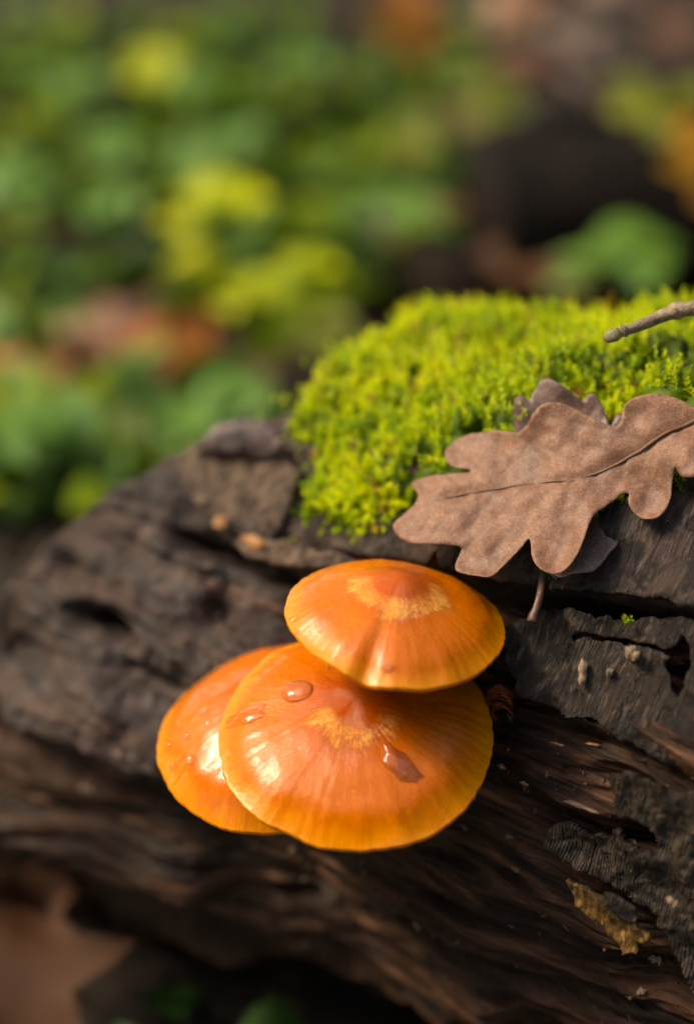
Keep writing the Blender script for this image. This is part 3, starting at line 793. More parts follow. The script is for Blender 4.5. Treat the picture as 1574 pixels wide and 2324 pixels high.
def drop(cap, px, a, b, h, ang, label, wob=.08, seed=0):
    """bead of water resting on a cap: a closed lens, its foot just inside the cap skin"""
    rho, al = cap.find(px); p = cap.world(np.array(rho), np.array(al)); n = cap.normal(np.array(rho), np.array(al))
    ex = np.cross(UPV, n); ex /= np.linalg.norm(ex); ey = np.cross(n, ex)
    K, N = 12, 32
    ph = np.linspace(0, 2 * np.pi, N, endpoint=False)
    rows = []
    for u in np.linspace(0.02, 1, K):
        r = np.sin(u * np.pi / 2); z = np.cos(u * np.pi / 2) ** .8
        x = a * r * np.cos(ph); y = b * r * np.sin(ph)
        k = 1 + wob * (perlin(np.cos(ph) * 1.6 + seed, np.sin(ph) * 1.6, .4) + (wob > .1) * 1.1 * perlin(np.cos(ph) * 3.1 + seed, np.sin(ph) * 3.1, 1.4))
        x, y = x * k, y * k
        bend = .5 * x * x * (wob > .1)
        y = y + bend
        X = x * math.cos(ang) - y * math.sin(ang); Y = x * math.sin(ang) + y * math.cos(ang)
        rows.append(np.stack([X, Y, np.full(N, h * z - min(.02, .15 * h))], -1))
    rows.append(rows[-1] * np.array([.9, .9, 1]) - np.array([0, 0, min(.03, .3 * h)]))
    V = np.array(rows).reshape(-1, 3); nk = len(rows)
    # drape on the cap skin itself
    Q = (p + V[:, :1] * ex + V[:, 1:2] * ey - cap.c) @ cap.M
    aa = np.arctan2(Q[:, 1], Q[:, 0]); ro = np.clip(np.hypot(Q[:, 0], Q[:, 1]) / cap.Rphi(aa), 0, .985)
    W = cap.world(ro, aa) + V[:, 2:] * n - p
    q = grid_quads(nk, N, True)
    c0 = len(W); W = np.vstack([W, W[:N].mean(0), W[-N:].mean(0)])
    tr = [(c0, j, (j + 1) % N) for j in range(N)] + [(c0 + 1, (nk - 1) * N + (j + 1) % N, (nk - 1) * N + j) for j in range(N)]
    tr = [(x_, y_, z_) for x_, y_, z_ in tr]
    o = link('water_drop', mesh_np('water_drop', W, q, tr), M['water'], None, label=label, category='water drop', group='water drops on the caps')
    o.location = p * U
    return o
drop(CF, (674, 1568), .25, .21, .12, .15, 'round water drop on the widest cap, left of its boss', .09, 1)
drop(CF, (905, 1735), .34, .19, .075, -.95, 'long bent water drop running down the widest cap, right of its boss', .25, 2)
drop(CF, (558, 1625), .36, .17, .06, .35, 'flat water film near the left edge of the widest cap', .35, 3)
drop(CU, (667, 1405), .08, .07, .04, .8, 'small bright water drop at the left tip of the topmost cap', .06, 4)
drop(CL, (384, 1690), .09, .08, .05, 1.2, 'bright water drop at the far left edge of the left cap', .06, 5)
BD = ['upper of the two tiny beads nearest the widest cap', 'lower of the two tiny beads nearest the widest cap', 'tiny water bead in the middle of the wet left cap', 'largest tiny bead low on the wet left cap', 'topmost tiny water bead on the wet left cap', 'lowest tiny water bead at the edge of the left cap', 'smallest tiny bead just above the bright edge drop']
for lab, (px, r) in zip(BD, [((466, 1618), .07), ((472, 1645), .065), ((424, 1672), .07), ((435, 1725), .09), ((455, 1580), .05), ((392, 1740), .065), ((408, 1648), .05)]):
    drop(CL, px, r, r * .9, r * .9, 0, lab, .06, px[0])
drop(CU, (880, 1518), .10, .06, .035, .1, 'shallow water drop on the front rim of the topmost cap', .15, 8)

# rusty curl of debris stuck at the right rim of the widest cap
def curl_piece():
    p = CF.world(np.array(.985), np.array(math.radians(14)))
    t = thing('bark_curl', 'rust red shred of bark stuck to the right rim of the widest cap', 'bark shred', p)
    rg = np.random.default_rng(4)
    for k in range(7):
        n = 14; a0 = rg.uniform(-.6, .9); u = np.linspace(0, 1, n)
        r = .07 + .13 * rg.uniform(); turn = rg.uniform(2.0, 4.2)
        X = .16 + r * np.cos(a0 + u * turn) + .05 * k * .3; Z = -.02 + r * np.sin(a0 + u * turn) - .05 * (k - 3) * .9
        wd = (.05 + .05 * rg.uniform()) * (1 - .75 * u ** 2) * (1 + .3 * np.sin(u * 17 + k))
        y0 = rg.uniform(-.08, .08)
        A = np.stack([X, y0 - wd, Z], -1); B = np.stack([X * 1.02, y0 + wd + .03 * np.sin(u * 11), Z + .02], -1)
        V = np.concatenate([A, B, A + [.012, 0, .012], B + [.012, 0, .012]])
        q = grid_quads(2, n).tolist() + (grid_quads(2, n)[:, ::-1] + 2 * n).tolist() + [(j, j + 2 * n, j + 1 + 2 * n, j + 1) for j in range(n - 1)]
        link('shred', mesh_np('shred', V, q), M['debris'], t)
curl_piece()
V, q, tr = tube(smooth_path([CU.world(np.array(.99), np.array(math.radians(-128))) + np.array([0, 0, -.05]), CU.world(np.array(.99), np.array(math.radians(-128))) + np.array([.015, -.02, -.16]), CU.world(np.array(.99), np.array(math.radians(-128))) + np.array([0, -.03, -.24])], 8), np.linspace(.012, .004, 8), 6)
th_ = link('plant_fibre', mesh_np('plant_fibre', V, q, tr), M['chip_orange'], None, label='tiny orange fibre hanging from the topmost cap rim', category='fibre')

# ================================================================== OAK LEAVES ON THE LOG
def mat_oak(name, a, b, c2, rough=.5, trans=.12):
    m = Mat(name); o = m.obj()
    f = m.noise(o, 1.3, 5, .6); g = m.noise(o, 14, 4, .6)
    c = m.ramp(f, [(.3, a), (.5, b), (.72, c2)])
    c = m.mix(m.range(g, .42, .62, 0, .55), c, m.mix(.6, c, a))
    c = m.mix(m.range(m.noise(o, .9, 4, .6), .52, .68, 0, .35), c, (.145, .085, .078))
    sp = m.noise(o, 30, 3, .7)
    c = m.mix(m.range(sp, .50, .66, 0, .6), c, (.085, .035, .018)); c = m.mix(m.range(sp, .46, .34, 0, .5), c, (.42, .24, .14))
    c = m.mix(m.math('MULTIPLY', m.attr('vein'), .7), c, (.13, .062, .032))
    vor = m.n('TexVoronoi'); m.set(vor.inputs['Vector'], o); vor.inputs['Scale'].default_value = 8
    m.P(Base_Color=c, Roughness=m.range(f, .3, .7, rough + .02, rough + .18), Specular_IOR_Level=.5, Normal=m.bump(m.math('ADD', g, m.math('MULTIPLY', vor.outputs['Distance'], .35)), .30, .0003))
    tr = m.n('BsdfTranslucent'); m.set(tr.inputs[0], c)
    mx = m.n('MixShader'); mx.inputs[0].default_value = trans
    m.t.links.new(m.p.outputs[0], mx.inputs[1]); m.t.links.new(tr.outputs[0], mx.inputs[2]); m.t.links.new(mx.outputs[0], m.out.inputs[0])
    return m.m
M['oak'] = mat_oak('dry_oak_leaf', (.12, .048, .026), (.245, .108, .056), (.36, .185, .108))
M['oak_dark'] = mat_oak('wet_oak_leaf', (.070, .040, .035), (.125, .075, .066), (.19, .125, .115), .36)

lp = np.array([(900, 1195), (1110, 1300), (1270, 900), (1560, 940), (1500, 1150), (1250, 1100), (1050, 1020)])
lq = on_log(lp, .5); LP = logp(lq[:, 0], lq[:, 1], .72)
P0 = LP.mean(0); NL_ = np.linalg.svd(LP - P0)[2][2]; NL_ *= np.sign(NL_[2])
EX = np.cross(np.array([0, 1.0, 0]), NL_); EX /= np.linalg.norm(EX); EY = np.cross(NL_, EX)
def to_plane(pts):
    out = []
    for x, y in pts:
        v = ray(x, y); d = ((P0 - CAM) @ NL_) / (v @ NL_); q = CAM + v * d - P0
        out.append((q @ EX, q @ EY))
    return np.array(out)
def smooth_poly(p, it=2):
    for _ in range(it):
        a = p; b = np.roll(p, -1, 0); p = np.stack([.75 * a + .25 * b, .25 * a + .75 * b], 1).reshape(-1, 2)
    return p

def oak_leaf(name, label, outline, midrib, zfn, mat, loc_off, group=None, stalk=None, step=.048, thick=.012):
    poly = resample(smooth_poly(outline), .07)
    V, F = fill(poly, step, (), 3)
    z = zfn(V)
    mr = resample(midrib, .08, False)
    # veins: midrib and side veins to the lobes
    dm = np.min(np.linalg.norm(V[:, None] - mr[None], axis=2), 1)
    vein = np.exp(-(dm / .045) ** 2)
    for f in np.linspace(.08, .92, 9):            # side veins, alternately left and right
        i = int(f * (len(mr) - 2)); d = mr[i] - mr[i + 1]; d /= np.linalg.norm(d)
        for sg in (-1, 1):
            a = sg * .85; dv = np.array([d[0] * math.cos(a) - d[1] * math.sin(a), d[0] * math.sin(a) + d[1] * math.cos(a)])
            q = V - mr[i]; tpar = np.clip(q @ dv, 0, 1.7); dd = np.linalg.norm(q - tpar[:, None] * dv, axis=1)
            vein = np.maximum(vein, .85 * np.exp(-(dd / .03) ** 2)); z = z - .012 * np.exp(-(dd / .05) ** 2)
    z = z - .04 * np.exp(-(dm / .09) ** 2) + .034 * fbm(V[:, 0] * 2.4, V[:, 1] * 2.4, 6.6, 4)
    ed = edge_dist(V, poly); z = z + .07 * np.exp(-(ed / .14) ** 2) * (.25 + perlin(V[:, 0] * 1.3, V[:, 1] * 1.3, 2.7))
    top = P0 + loc_off + V[:, :1] * EX + V[:, 1:] * EY + z[:, None] * NL_
    bot = top - thick * NL_
    W, tr = shell(top, bot, F)
    nn = np.cross(top[F[:, 1]] - top[F[:, 0]], top[F[:, 2]] - top[F[:, 0]]) @ NL_
    if nn.mean() < 0: tr = tr[:, ::-1]
    base = top[len(top) // 2]
    t = thing(name, label, 'leaf', base, group)
    link('blade', mesh_np('blade', W - base, None, tr, True, attrs={'vein': np.concatenate([vein, vein])}), mat, t)
    zf = lambda q: P0 + loc_off + q[:, :1] * EX + q[:, 1:] * EY + (zfn(q) - .036)[:, None] * NL_
    V2, q2, t2 = tube(zf(mr), np.linspace(.012, .034, len(mr)), 7)
    link('midrib', mesh_np('midrib', V2 - base, q2, t2, attrs={'vein': np.ones(len(V2))}), mat, t)
    if stalk is not None:
        V3, q3, t3 = tube(smooth_path(stalk, 24), np.linspace(.045, .06, 24) * np.where(np.arange(24) > 20, 1.25, 1), 8, True, .3, 2)
        link('stalk', mesh_np('stalk', V3 - base, q3, t3, attrs={'vein': np.full(len(V3), .5)}), mat, t)
    return t

o1 = to_plane(O1PX)
mid1 = to_plane(px2([(700, 775), (860, 745), (1000, 722), (1140, 715), (1260, 670), (1380, 610), (1480, 550), (1574, 495), (1760, 420)]))
def z1(v):
    mrd = np.min(np.linalg.norm(v[:, None] - resample(mid1, .2, False)[None], axis=2), 1)
    pk = to_plane(px2([(1100, 420), (970, 470), (1090, 980), (1410, 790), (780, 1000), (1450, 460)]))
    z = .16 * np.sqrt(mrd ** 2 + .05) - .10 + .15 * fbm(v[:, 0] * .7, v[:, 1] * .7, 4.4, 3)
    z = z + .38 * np.exp(-np.sum((v - pk[0]) ** 2, 1) / .55) + .20 * np.exp(-np.sum((v - pk[1]) ** 2, 1) / .10)
    z = z - .20 * np.exp(-np.sum((v - pk[2]) ** 2, 1) / .30) - .25 * np.exp(-np.sum((v - pk[3]) ** 2, 1) / .3) - .2 * np.exp(-np.sum((v - pk[4]) ** 2, 1) / .3) + .15 * np.exp(-np.sum((v - pk[5]) ** 2, 1) / .3)
    return z
oak_leaf('oak_leaf', 'large tan dead oak leaf with deep lobes lying on the moss', o1, mid1, z1, M['oak'], np.zeros(3), 'dead oak leaves on the log')
o2 = to_plane(px2([(1050, 1000), (990, 975), (975, 930), (1000, 880), (960, 800), (1000, 700), (950, 640), (932, 520), (950, 440), (972, 425), (1000, 447), (1022, 402), (1050, 372), (1100, 388), (1150, 412), (1182, 428), (1205, 400), (1238, 415), (1255, 470), (1266, 500), (1290, 448), (1328, 455), (1332, 520), (1290, 600), (1260, 720), (1230, 820), (1272, 850), (1278, 885), (1240, 930), (1190, 985), (1145, 995), (1120, 1000), (1075, 1010)]))
mid2 = to_plane(px2([(1090, 480), (1085, 700), (1070, 900), (1060, 1000)]))
st0 = P0 + (-.30) * NL_
mq_ = to_plane(px2([(1045, 985), (1040, 1030)]))
stalk2 = [P0 + mq_[0, 0] * EX + mq_[0, 1] * EY - .62 * NL_, unproj(1236, 1290, 26.1), unproj(1224, 1350, 25.75), unproj(1206, 1412, 25.6)]
oak_leaf('oak_leaf', 'purplish wet oak leaf mostly hidden beneath the tan leaf, its stalk hanging over the ledge', o2, mid2, lambda v: -.26 + .08 * fbm(v[:, 0], v[:, 1], 8.8, 3) - .17 * sstep(-.2, -1.0, v[:, 1]) + .55 * sstep(.4, 1.7, v[:, 1]), M['oak_dark'], np.zeros(3), 'dead oak leaves on the log', stalk2)

# ================================================================== TWIG
def build_twig():
    pts = [unproj(1400, 757, 26.0), unproj(1460, 735, 26.0), unproj(1530, 706, 25.9), unproj(1600, 690, 25.8), unproj(1800, 600, 26.2), unproj(2050, 640, 28.5)]
    e = pts[-1]; pts += [e + np.array([2.0, 2.0, -3.0]), np.array([e[0] + 3.4, e[1] + 4, GZ - .4])]
    t = thing('twig', 'slender bare brown twig with a blunt bud pointing over the moss', 'twig', pts[-1])
    path = smooth_path(pts, 90)
    L = np.linspace(0, 1, 90)
    r = np.linspace(.075, .17, 90)
    d = np.linalg.norm(path - unproj(1532, 706, 25.9), axis=1)
    r = r * (1 + .35 * np.exp(-(d / .07) ** 2))
    V, q, tr = tube(path, r, 16, True, .10, 3)
    link('shoot', mesh_np('shoot', V - pts[-1], q, tr), M['twig'], t)
    p = unproj(1400, 757, 26.0); ax = unproj(1384, 764, 26.0) - p; L_ = np.linalg.norm(ax); ax /= L_
    bp = np.array([p - ax * .03, p + ax * .0, p + ax * .06, p + ax * .13, p + ax * .19, p + ax * .23])
    V, q, tr = tube(bp, [.08, .10, .105, .095, .07, .02], 16, True, .25, 5)
    link('bud', mesh_np('bud', V - pts[-1], q, tr), M['bud'], t)
    for px in [(1415, 750), (1528, 708), (1542, 701)]:
        c = unproj(px[0], px[1], 25.95); a2 = unproj(px[0] + 10, px[1] - 4, 25.95) - c; a2 /= np.linalg.norm(a2)
        V, q, tr = tube(np.array([c - a2 * .025, c - a2 * .012, c + a2 * .012, c + a2 * .025]), [.085, .108, .108, .085], 16, True, .15, px[0])
        link('node_ring', mesh_np('node_ring', V - pts[-1], q, tr), M['twig'], t)
build_twig()

# ================================================================== FOREST FLOOR BEHIND THE LOG
M['herb'] = mat_leafy(spec=.16, name='herb_leaf', cols=[(.008, .026, .0015), (.055, .130, .006), (.20, .36, .095), (.016, .048, .003), (.15, .235, .008), (.33, .42, .012)], rough=.46, trans=.42)
M['herb_yellow'] = mat_leafy('yellow_green_leaf', [(.44, .55, .012), (.64, .66, .025), (.50, .60, .015)], .42, .5, (1.4, 1.3, .4))
M['dead'] = mat_leafy('dead_leaf', [(.10, .045, .022), (.19, .085, .036), (.26, .12, .06), (.15, .085, .07)], .5, .2, (1.3, 1.0, .7))
M['dead_orange'] = mat_leafy('orange_dead_leaf', [(.42, .13, .022), (.50, .20, .02)], .5, .3, (1.3, 1, .6))
M['dead_gold'] = mat_leafy('golden_dead_leaf', [(.60, .26, .012), (.66, .32, .02)], .5, .35, (1.3, 1, .6))
M['dead_pale'] = mat_leafy('pale_dead_leaf', [(.34, .22, .155), (.42, .28, .20)], .55, .2, (1.1, 1, .9))
M['stalk'] = mat_simple('herb_stalk', (.06, .07, .015), (.14, .12, .03), 4, .5)
M['bark_hollow_shade'] = mat_simple('hollow_shade_bark', (.003, .002, .0015), (.012, .007, .0045), .7, .8, .003, 0, .15)  # near-black base colour stands in for the shade of the hollow
M['litter'] = mat_leafy('litter', [(.035, .018, .010), (.085, .042, .020), (.12, .065, .035), (.06, .05, .02)], .6, .15)

def leaf_mesh(name, kind, L=1.0, seed=0):
    """one leaf blade, base at the origin, pointing to +Y, gently cupped: a fan of rows with midrib fold"""
    n = 11; u = np.linspace(0, 1, n)
    rg = np.random.default_rng(seed)
    if kind == 'oval': wd = .36 * np.sin(np.pi * u ** .85) ** .8
    elif kind == 'heart': wd = .52 * np.sin(np.pi * np.clip(u * .93 + .07, 0, 1)) ** .6 * (1 - .35 * u)
    elif kind == 'lobed': wd = (.40 * np.sin(np.pi * u ** .9) ** .7) * (1 + .45 * np.sin(u * 15.5 + .6))
    else: wd = .20 * np.sin(np.pi * u ** .8) ** .8
    wd = wd * (1 + .06 * rg.normal(size=n)) + .012
    rows = []
    for f in (-1, -.5, 0, .5, 1):
        x = f * wd; z = .16 * np.abs(x) + .10 * np.sin(u * 3.1) - .28 * u ** 2 * (kind != 'lobed') + .06 * rg.normal() * u + .05 * np.sin(u * 7 + f * 3 + seed)
        y = u - (.10 if kind == 'heart' else 0) * np.abs(f) * (1 - u)
        rows.append(np.stack([x, y, z], -1))
    V = np.array(rows).reshape(-1, 3) * L
    return mesh_np(name, V, grid_quads(5, n)[:, ::-1], attrs={'vein': np.repeat([0, .2, 1, .2, 0], n)})

def place(o, p, yaw, pitch, roll, sc):
    o.matrix_local = Matrix.Translation(Vector(np.asarray(p, float) * U)) @ Matrix.Rotation(yaw, 4, 'Z') @ Matrix.Rotation(pitch, 4, 'X') @ Matrix.Rotation(roll, 4, 'Y') @ Matrix.Scale(sc, 4)

HERB = [leaf_mesh('herb_leaf', 'heart', 1, 1), leaf_mesh('herb_leaf', 'oval', 1, 2), leaf_mesh('herb_leaf', 'heart', 1, 3)]
YEL = [leaf_mesh('yellow_leaf', 'heart', 1, 4), leaf_mesh('yellow_leaf', 'oval', 1, 5)]
for me in HERB: me.materials.append(M['herb'])
for me in YEL: me.materials.append(M['herb_yellow'])
STK = mesh_np('herb_stalk', *tube(smooth_path([(0, 0, 0), (.06, 0, .35), (.02, .05, .7), (0, 0, 1)], 9), np.linspace(.04, .02, 9), 6)); STK.materials.append(M['stalk'])

def herb(p, n, size, label, meshes, rg, height=2.5, spread=2.0, group=None, tilt=0.5):
    t = thing('woodland_herb', label, 'plant', p, group)
    for k in range(n):
        a = rg.uniform(0, 2 * math.pi); r = spread * math.sqrt(rg.uniform(.02, 1)); h = height * rg.uniform(.45, 1.0) * (1 - .25 * r / spread)
        q = np.array([r * math.cos(a), r * math.sin(a), h])
        s = link('stalk', STK, None, t)
        d = Vector(q) ; s.matrix_local = Matrix.Translation((0, 0, -.002)) @ d.to_track_quat('Z', 'Y').to_matrix().to_4x4() @ Matrix.Diagonal((.9, .9, d.length, 1))
        l = link('leaf', meshes[rg.integers(len(meshes))], None, t)
        place(l, q, a - math.pi / 2 + rg.normal(0, .5), rg.normal(.05, tilt), rg.normal(0, .35), size * rg.uniform(.75, 1.3))
    return t

rg = np.random.default_rng(21)
def gp(px, lift=0.0):
    p = on_plane(px[0], px[1], GZ + lift); p[2] = ground_h(p[0], p[1]); return p
ORD = ['first', 'second', 'third', 'fourth', 'fifth', 'sixth', 'seventh', 'eighth', 'ninth', 'tenth', 'eleventh', 'twelfth', 'thirteenth', 'fourteenth']
rows = []
for y in (1090, 990, 890, 790, 700, 610, 520, 430, 340, 250, 160, 70):
    row = []
    for x in np.arange(-60, 1640, 150):
        X = x + rg.uniform(-55, 55); Y = y + rg.uniform(-30, 30)
        dark = (960 < X and 270 < Y < 660) or (-20 < X < 540 and 640 < Y < 930 and not (X < 90 and Y < 720)) or (X > 1120 and Y < 250) or (X > 620 and Y > 640) or (X > 430 and Y > 930) or (X < 420 and Y > 1120)
        if not dark and not (X > 1000 and rg.uniform() < .3) and rg.uniform() < .84: row.append((X, Y))
    if row: rows.append(sorted(row))
for i, row in enumerate(rows):
    for j, (X, Y) in enumerate(row):
        p = gp((X, Y + 18), 1.0)
        herb(p, int(rg.integers(7, 12)), rg.uniform(1.2, 2.1), 'green herb, %s from the left in the %s row behind the log' % (ORD[j], ORD[i]), HERB, rg, 2.2, 2.5, 'green herbs behind the log')

OLV = [leaf_mesh('olive_leaf', 'heart', 1, 6), leaf_mesh('olive_leaf', 'oval', 1, 7)]
BRI = [leaf_mesh('green_leaf', 'heart', 1, 8), leaf_mesh('green_leaf', 'oval', 1, 9)]
M['olive_leaf'] = mat_leafy('olive_leaf', [(.12, .15, .008), (.20, .22, .012)], .5, .45)
M['green_leaf'] = mat_leafy('bright_green_leaf', [(.095, .21, .012), (.20, .37, .08)], .4, .4)
for me in OLV: me.materials.append(M['olive_leaf'])
for me in BRI: me.materials.append(M['green_leaf'])
def sprig(lab, leaves, hgt, mat_meshes, group=None):
    pts = [on_plane(px[0], px[1], GZ + hgt) for px, sz, yaw, pit in leaves]
    base = np.mean(pts, 0) + np.array([0, .4, 0]); base[2] = ground_h(base[0], base[1])
    t = thing('woodland_herb', lab, 'plant', base, group)
    for i, (p, (px, sz, yaw, pit)) in enumerate(zip(pts, leaves)):
        q = p - base; y = math.radians(yaw); ax = np.array([-math.sin(y), math.cos(y), 0])
        o = q - ax * sz * .5 * math.cos(pit) - np.array([0, 0, sz * .5 * math.sin(pit)])
        l = link('leaf', mat_meshes[i % len(mat_meshes)], None, t); place(l, o, y, pit, 0, sz)
        s_ = link('stalk', STK, None, t); d = Vector(o)
        s_.matrix_local = d.to_track_quat('Z', 'Y').to_matrix().to_4x4() @ Matrix.Diagonal((.9, .9, d.length, 1))
sprig('pale yellow green sprig nearest the moss', [((565, 655), 2.1, 70, .25), ((520, 690), 1.3, 10, .2)], 3.0, YEL, 'yellow green sprigs')
sprig('vivid lime leaf just left of the pinkish dead leaf', [((702, 597), 1.7, -80, .3), ((665, 600), 1.0, 20, .2)], 3.0, YEL, 'yellow green sprigs')
sprig('largest yellow green sprig amid the green herbs', [((510, 440), 2.4, -80, .3), ((405, 500), 2.0, 20, .2), ((570, 460), 1.7, 170, .3), ((435, 580), 1.5, 100, .1)], 3.4, YEL, 'yellow green sprigs')
sprig('lone lime sprig among the farthest herbs', [((335, 140), 2.3, 20, .4), ((322, 170), 1.6, -70, .3)], 3.4, YEL, 'yellow green sprigs')
sprig('olive yellow sprig touching the left end of the moss', [((735, 735), 1.8, 10, .3), ((770, 790), 1.5, -60, .2), ((700, 770), 1.3, 80, .2)], 2.6, OLV, 'yellow green sprigs')

# plants round the hollow
sprig('broad green plant between the dark hollow and the moss', [((1440, 545), 2.6, -100, .35), ((1350, 590), 2.4, 70, .2), ((1475, 600), 2.0, -40, .3), ((1290, 640), 1.5, 80, .1)], 3.4, BRI)
sprig('bluish green plant at the left rim of the dark hollow', [((940, 460), 2.4, -60, .3), ((860, 440), 2.2, 80, .3), ((980, 510), 1.8, -100, .2), ((780, 480), 2.0, 30, .2)], 3.4, BRI)
sprig('olive green plant on the bank right of the old log', [((1480, 230), 2.6, -70, .3), ((1420, 200), 2.4, 60, .3), ((1540, 280), 2.2, -30, .2), ((1560, 210), 2.2, 20, .3)], 5.6, OLV)
sprig('olive green plant standing left of the old log', [((1090, 200), 2.6, 20, .4), ((1120, 260), 2.2, -60, .3), ((1040, 140), 2.4, 70, .3), ((930, 270), 2.2, 0, .5), ((930, 330), 1.8, 10, .4)], 3.6, OLV)
for i_, (x, y) in enumerate([(250, 320), (60, 390), (430, 200), (540, 300), (170, 180), (250, 470), (700, 130), (420, 960), (90, 960), (560, 900)]):
    sprig('glossy bluish green leaves catching the light, %s from the left among their kind' % ORD[sorted([250.5, 60, 430, 540, 170, 250, 700, 420, 90, 560]).index((250.5 if i_ == 0 else x))], [((x + rg.uniform(-30, 30), y + rg.uniform(-20, 20)), rg.uniform(1.7, 2.6), rg.uniform(0, 360), .3) for k in range(3)], 3.2, BRI, 'glossy green leaves')

# fallen leaves
M['dead_dark'] = mat_leafy('dark_dead_leaf', [(.055, .021, .009), (.085, .036, .017)], .7, .1, (1, 1, 1), None, .2)
DEAD = {k: leaf_mesh('dead_leaf', 'lobed', 1, i) for i, k in enumerate(('dead', 'dead_orange', 'dead_pale', 'dead_gold', 'dead_dark'))}
for k, me in DEAD.items(): me.materials.append(M[k])
def dead(px, sz, kind, label, yaw, pitch=.1, lift=.6, roll=0.0, group=None):
    t = thing('dead_leaf', label, 'leaf', (0, 0, 0), group)
    p = on_plane(px[0], px[1], GZ + lift); g = ground_h(p[0], p[1])
    t.location = np.array([p[0], p[1], max(p[2], g + .3)]) * U
    l = link('blade', DEAD[kind], None, t); place(l, (-.5 * sz * math.cos(yaw + math.pi / 2), -.5 * sz * math.sin(yaw + math.pi / 2), 0), yaw, pitch, roll, sz)
    s = link('stalk', STK, None, t)
    s.matrix_local = l.matrix_local @ Matrix.Rotation(math.pi / 2 + .2, 4, 'X') @ Matrix.Diagonal((.6, .6, .3, 1))
for a in [((845, 560), 2.6, 'dead_pale', 'pale pinkish dead leaf at the left end of the dark hollow', 1.4, .5, 2.2), ((410, 850), 3.6, 'dead_orange', 'orange brown dead leaf on the bare patch left of the moss', 1.5, .3, .8), ((10, 920), 3.4, 'dead_orange', 'orange dead leaf at the edge beyond the bare patch', .4, .3, .8),
          ((905, 120), 3.6, 'dead_orange', 'upright rust orange leaf far behind the herbs', .2, 1.1, 1.5), ((1565, 440), 3.2, 'dead_gold', 'golden orange leaf right of the dark hollow', .3, .9, 4.2), ((1290, 150), 3.2, 'dead_pale', 'pale brown leaf on the bank above the old log', 1.1, .5, 1.2), ((1180, 70), 3.6, 'dead', 'brown leaf left of the beige leaf on the far bank', -1.1, .5, 1.2), ((1500, 110), 3.4, 'dead', 'purple brown leaf at the right of the far bank', .7, .4, 1.2), ((1240, 240), 4.0, 'dead', 'brown leaf lying along the top of the old log', 1.5, .4, 5.2),
          ((1400, 25), 4.0, 'dead_pale', 'beige leaf farthest away on the bank', 1.7, .3, 2.2), ((1150, 640), 3.4, 'dead', 'reddish brown leaf in front of the dark hollow', 1.2, .2, 1.2), ((1030, 600), 3.4, 'dead', 'grey brown leaf beside the pale pinkish one', -.9, -.2, 1.4), ((290, 800), 5.0, 'dead', 'wide dark brown leaf on the bare patch', 1.2, .1, .5),
          ((55, 2250), 3.8, 'dead_dark', 'large brown dead leaf on the ground in front of the log', .15, .25, .9), ((1250, 655), 2.4, 'dead', 'small brown leaf behind the moss', 1.2, .2, 1.2), ((560, 880), 3.0, 'dead', 'brown leaf beneath the pale sprig', -1.0, .2, .4)]:
    dead(*a)
DN = [(a, b) for b in ('in the strip nearest', 'in the middle strip', 'in the far strip') for a in ('leftmost', 'second from the left', 'third from the left', 'fourth from the left', 'rightmost')]
for i in range(15):
    px = (40 + (i % 5) * (130 if i < 5 else 240) + rg.uniform(-40, 40), (960, 600, 220)[i // 5] + rg.uniform(-90, 90))
    if px[0] > 560 and px[1] > 640: continue
    dead(px, rg.uniform(2.4, 4.2), 'dead', 'brown dead leaf among the herbs, %s %s' % (DN[i][0], DN[i][1]), rg.uniform(0, 6.28), rg.normal(0, .3), .35, rg.normal(0, .3), 'brown leaves among the herbs')

M['seedling_shade_leaf'] = mat_leafy('seedling_shade_leaf', [(.016, .045, .006), (.035, .085, .014)], .5, .3, (1.2, 1.2, .5), None, .25)  # darker copy of the herb green, shade below the log put into the colour
SEED = [leaf_mesh('seedling_shade_leaf', 'heart', 1, 12), leaf_mesh('seedling_shade_leaf', 'oval', 1, 13)]
for me in SEED: me.materials.append(M['seedling_shade_leaf'])
# near ground below the log, green seedling
for px, n, sz, lab in [((450, 2370), 6, 1.2, 'green seedling in the shade under the front of the log'), ((10, 2040), 3, 1.4, 'green seedling at the left foot of the log'), ((310, 2400), 3, .8, 'pale green seedling beside the large brown leaf')]:
    c = on_plane(px[0], px[1], GZ + 1.2); c[2] = ground_h(c[0], c[1])
    herb(c, n, sz, lab, SEED, np.random.default_rng(px[1]), 1.4, 1.2, None, .3)

# crumbled litter: one mass
def litter():
    n = 5200; r = np.random.default_rng(8)
    x = r.uniform(-34, 34, n); y = r.uniform(-14, 72, n); z = ground_h(x, y) + r.uniform(.02, .35, n)
    sz = r.uniform(.25, 1.0, n); a = r.uniform(0, 6.28, n); tl = r.normal(0, .35, (n, 2))
    ca, sa = np.cos(a), np.sin(a)
    loc = np.array([(-.5, 0, 0), (-.15, .3, .06), (.5, .03, 0), (.1, -.28, .05), (0, 0, .12)])
    V = np.zeros((n, 5, 3))
    for k, (u, v, h) in enumerate(loc):
        X = u * sz; Y = v * sz * r.uniform(.7, 1.3, n)
        V[:, k, 0] = x + X * ca - Y * sa; V[:, k, 1] = y + X * sa + Y * ca; V[:, k, 2] = z + h * sz + X * tl[:, 0] + Y * tl[:, 1]
    b = np.arange(n)[:, None] * 5
    tr = np.concatenate([b + np.array(t_) for t_ in ([0, 4, 1], [1, 4, 2], [2, 4, 3], [3, 4, 0])])
    link('leaf_litter', mesh_np('leaf_litter', V.reshape(-1, 3), None, tr), M['litter'], None, kind='stuff', label='crumbled brown leaf litter covering the forest floor', category='leaf litter')
litter()

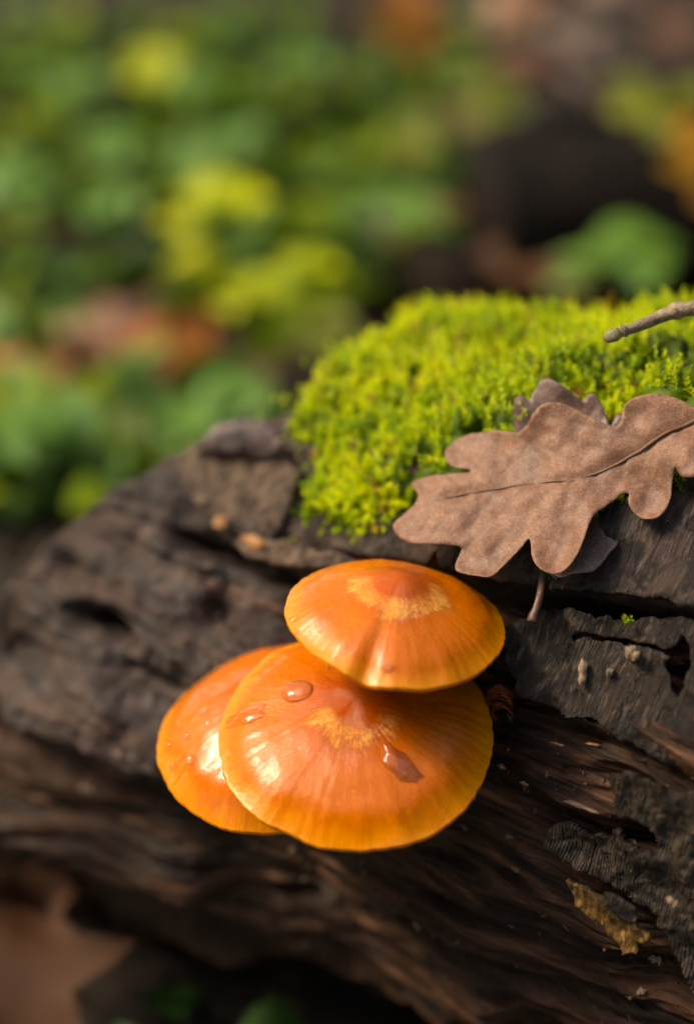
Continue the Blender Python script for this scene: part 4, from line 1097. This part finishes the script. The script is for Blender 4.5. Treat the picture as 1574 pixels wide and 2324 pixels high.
# old log behind the moss, the hollow's shade put into its bark colour
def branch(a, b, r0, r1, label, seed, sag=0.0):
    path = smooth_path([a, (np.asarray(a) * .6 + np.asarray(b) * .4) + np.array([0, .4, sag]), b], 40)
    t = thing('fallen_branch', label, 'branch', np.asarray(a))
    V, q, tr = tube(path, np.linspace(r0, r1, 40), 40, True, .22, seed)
    link('bark', mesh_np('bark', V - np.asarray(a), q, tr), M['bark_hollow_shade'], t)
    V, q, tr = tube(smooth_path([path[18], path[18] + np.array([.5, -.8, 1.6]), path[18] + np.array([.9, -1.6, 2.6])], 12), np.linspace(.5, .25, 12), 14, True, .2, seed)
    link('branch_stub', mesh_np('branch_stub', V - np.asarray(a), q, tr), M['bark_hollow_shade'], t)
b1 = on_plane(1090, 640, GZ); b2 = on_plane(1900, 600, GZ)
branch(b1 + np.array([0, 0.6, 1.9]), b2 + np.array([0, .8, 2.2]), 3.1, 3.8, 'thick old log lying behind the moss, its bark coloured almost black as if in shade', 2)

# ================================================================== UNSEEN WOOD ADDED TO DARKEN REFLECTIONS AND CUT SKYLIGHT
def added_wood():
    r = np.random.default_rng(77); V = []; Q = []; nv = 0
    for k in range(30):
        az = 2 * math.pi * k / 30 + r.normal(0, .06)
        dirn = np.array([math.sin(az), math.cos(az)])
        sunny = dirn @ (SUN[:2] / np.linalg.norm(SUN[:2])) > math.cos(.42)
        D = r.uniform(420, 800); H = D * (r.uniform(.35, .5) if sunny else r.uniform(.9, 1.35)) ; x, y = dirn * D + np.array([0, 20])
        a, q, t_ = tube([(x, y, GZ - 40), (x + r.normal(0, 10), y, H * .5), (x + r.normal(0, 20), y + r.normal(0, 20), H)], [16, 11, 4], 8, False)
        V.append(a); Q.append(q + nv); nv += len(a)
        n = 520; c = np.stack([x + r.normal(0, 95, n), y + r.normal(0, 95, n), H * (.18 + .82 * r.uniform(size=n) ** .8)], 1)
        e1 = r.normal(size=(n, 3)); e1 /= np.linalg.norm(e1, axis=1)[:, None]; e2 = np.cross(e1, r.normal(size=(n, 3))); e2 /= np.linalg.norm(e2, axis=1)[:, None]
        sz = r.uniform(14, 34, n)[:, None]
        L = np.stack([c - e1 * sz, c + e2 * sz * .6, c + e1 * sz, c - e2 * sz * .6], 1).reshape(-1, 3)
        V.append(L); Q.append(np.arange(len(L)).reshape(-1, 4) + nv); nv += len(L)
    link('surrounding_wood', mesh_np('surrounding_wood', np.vstack(V), np.vstack(Q), None, False), M['wood_far'], None, kind='stuff', label='unseen ring of trees added to darken reflections on the caps', category='wood')
M['wood_far'] = mat_leafy('far_foliage', [(.035, .045, .012), (.06, .07, .02)], .6, .25)
added_wood()
